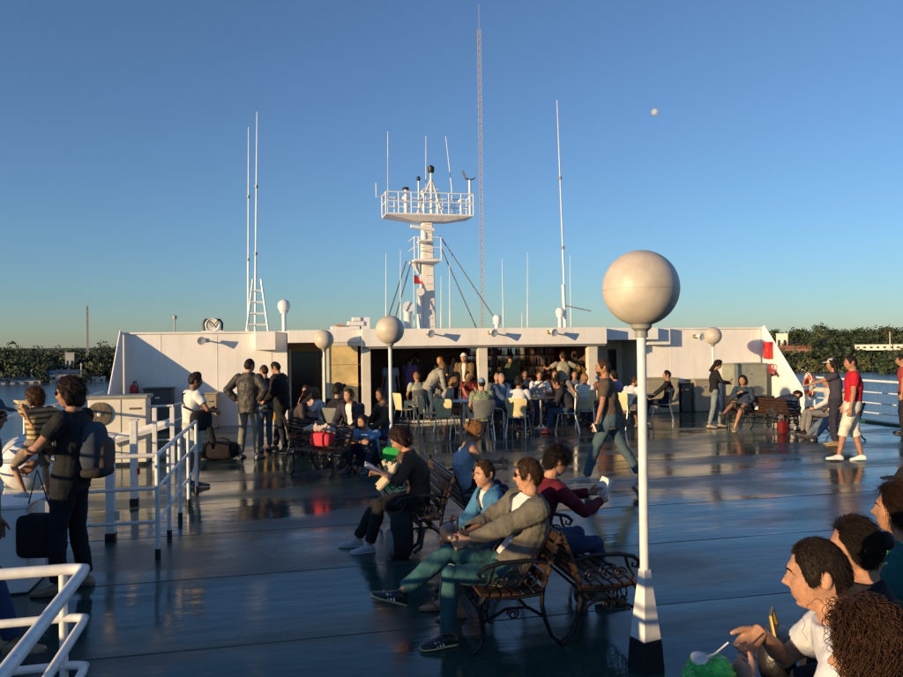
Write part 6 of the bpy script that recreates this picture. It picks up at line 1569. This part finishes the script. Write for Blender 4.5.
# ---------------- right foreground row
RF = -58.0
x7, y7 = pos(868, 2.32); bench(x7, y7, RF, 'cast iron bench under the man in white tee and the curly haired woman', 0.04)
x8, y8 = pos(878, 3.55); bench(x8 + 0.05, y8, RF, 'cast iron bench under the two dark haired women in a row')
x9, y9 = pos(925, 4.75); bench(x9, y9 + 0.1, RF, 'cast iron bench under the person in the black cap')
PM = person('man with short dark hair in white tee eating, seen in profile', *pos(843, 2.62), -68, 0.02, **SIT(0.45, 1.82, lean=12, hy=2, hp=6, hl=(-0.14, 0.30, 0.80), hr=(0.10, 0.27, 0.90), el=(-0.8, -0.2, -0.8), er=(0.8, -0.2, -0.8), dr=(-0.4, 0.7, -0.7), curl=1.25, fl=(-0.2, 0.44, 0.08), fr=(0.2, 0.42, 0.08), skin='fair', hair=('crew', (0.019, 0.012, 0.008)), top=('tee', (0.60, 0.60, 0.62)), bottom=('long', (0.05, 0.06, 0.08)), shoes=BLK, vox=0.0052))
gcup = (PM['WL'] + PM['WR']) / 2 + V((-0.12, 0.0, -0.10))
gs = thing('green_carrier', 'bright green plastic bag held on the lap of the man in white tee', 'bag', (PM['WL'].x - 0.13, PM['WL'].y + 0.05, PM['WL'].z - 0.05), FACE(-70))
softbox(MB(), (0, 0, 0), (0.24, 0.18, 0.26), 14, 3.6).build('sack', mat('green_plastic', (0.02, 0.40, 0.05), 0.3, 0, 0.3, 14, 0.6, 25), gs)
gso = kids(gs)[0]; md = gso.modifiers.new('sub', 'SUBSURF'); md.levels = 2; md.render_levels = 2
tx = bpy.data.textures.new('crumple', 'CLOUDS'); tx.noise_scale = 0.05; md = gso.modifiers.new('d', 'DISPLACE'); md.texture = tx; md.strength = 0.05; md.texture_coords = 'LOCAL'; BAKE.append((gso, None))
fk = thing('plastic_fork', 'white plastic fork and napkin over the green bag', 'fork', tuple(V(gs.location) + V((0.02, 0.0, 0.15))), FACE(-80))
MB().tube([(0.02, -0.05, 0.035), (0, 0.0, 0.0), (-0.01, 0.05, -0.02)], [0.003, 0.003, 0.006], 6).build('fork', M_RAIL, fk); softbox(MB(), (0, 0.05, -0.02), (0.10, 0.06, 0.03), 8, 2.4).build('napkin', cloth(WHT), fk)

PB = person('woman with dark hair in a bun and black top on the second foreground bench', *pos(857, 3.2), -64, **SIT(0.46, 1.68, lean=6, hy=-8, hp=6, fem=True, hair=('bun', DH), top=('long', (0.014, 0.014, 0.018)), bottom=('long', (0.02, 0.02, 0.03)), shoes=BLK, skin='tan'))
bb = thing('black_handbag', 'black handbag with brass handle on the knees of the woman with the bun', 'bag', tuple((PB['KL'] + PB['KR']) / 2 + V((0, 0, 0.17))), FACE(-64))
softbox(MB(), (0, 0, 0), (0.30, 0.16, 0.22), 10, 3.0).build('pouch', leather((0.02, 0.018, 0.016), 'bag_black'), bb)
MB().tube([(-0.09, 0, 0.09), (-0.06, 0.02, 0.18), (0.06, 0.02, 0.18), (0.09, 0, 0.09)], 0.009, 6).build('handle', M_BRASS, bb)
PL = person('woman with long dark hair and green lanyard in a teal top', *pos(893, 3.72), -55, 0.03, **SIT(0.45, 1.72, lean=4, hy=-5, fem=True, hair=('long', (0.03, 0.014, 0.008)), top=('tee', (0.015, 0.10, 0.105)), bottom=('long', BLK), shoes=BLK, skin='tan'))
ln = thing('lanyard', 'thin green lanyard round the neck of the woman in teal top', 'lanyard', tuple(PL['nb'])); c_, r_, f_ = PL['spine'](0.36); rel = c_ - PL['nb']
MB().tube([r_ * -0.075 + f_ * -0.02, r_ * -0.085 + f_ * 0.07 + V((0, 0, -0.05)), rel + f_ * 0.155 + r_ * -0.05, rel + f_ * 0.14 + V((0, 0, -0.12)), rel + f_ * 0.155 + r_ * 0.05, r_ * 0.085 + f_ * 0.07 + V((0, 0, -0.05)), r_ * 0.075 + f_ * -0.02], 0.006, 6).build('cord', mat('green_cord', (0.03, 0.5, 0.15), 0.5), ln)
person('person in a black cap and dark top farthest along the foreground row', *pos(904, 4.55), -40, **SIT(0.43, 1.70, lean=2, hy=-10, hair=('crew', DH), cap=(0.012, 0.012, 0.014), top=('long', (0.03, 0.03, 0.035)), bottom=('long', BLK), shoes=BLK, skin='tan'))
PC = person('woman with thick curly brown hair and pink top with back turned', *pos(865, 1.98), -52, 0.05, **SIT(0.45, 1.70, lean=3, hy=0, hp=8, fem=True, hair=('curly', (0.055, 0.026, 0.013)), top=('tee', (0.36, 0.22, 0.24)), bottom=('long', DJEAN), shoes=BLK, skin='fair'))
rc = random.Random(21); cu = MB(); Hm = PC['Hm']; Hi = PC['root'].matrix_world
for k in range(1500):
    for __ in range(20):
        az = rc.uniform(-pi, pi); el_ = math.asin(rc.uniform(-0.6, 1))
        if el_ > hairline(az, 'long'): break
    p = head_surf(az, el_, 0); nrm = V((p.x / .0755 ** 2, p.y / .097 ** 2, p.z / .117 ** 2)).normalized()
    st_ = p + nrm * 0.022; L_ = rc.uniform(0.10, 0.26); pts = []; rad_ = rc.uniform(0.003, 0.012); ph0 = rc.uniform(0, 6.28); turns = L_ / 0.045
    m_ = int(8 + turns * 9); cur = st_.copy(); vel = (nrm * 0.55 + V((0, -0.35, -0.1))).normalized()
    for i in range(m_):
        f = i / (m_ - 1); vel = (vel + V((nrm.x * 0.01, -0.01, -0.28 * 24 / m_))).normalized(); cur = cur + vel * (L_ / m_)
        q = V((cur.x, cur.y, 0)); 
        a = ph0 + f * turns * 6.28; s1 = vel.orthogonal().normalized(); s2 = vel.cross(s1)
        pts.append(Hm @ (cur + s1 * rad_ * cos(a) + s2 * rad_ * sin(a)))
    cu.tube(pts, [0.0012 * (1 - 0.6 * i / m_) for i in range(m_)], 3, cap=False)
Mi = (Matrix.Translation(PC['root'].location) @ Matrix.Rotation(PC['root'].rotation_euler.z, 4, 'Z')).inverted()
cu.v = [tuple(Mi @ V(v)) for v in cu.v]
o = cu.build('curls', hair_mat((0.055, 0.026, 0.013)), [c for c in kids(PC['root']) if c.name.startswith('hair')][0], sharp=180); o['kind'] = 'stuff'
bake_all()
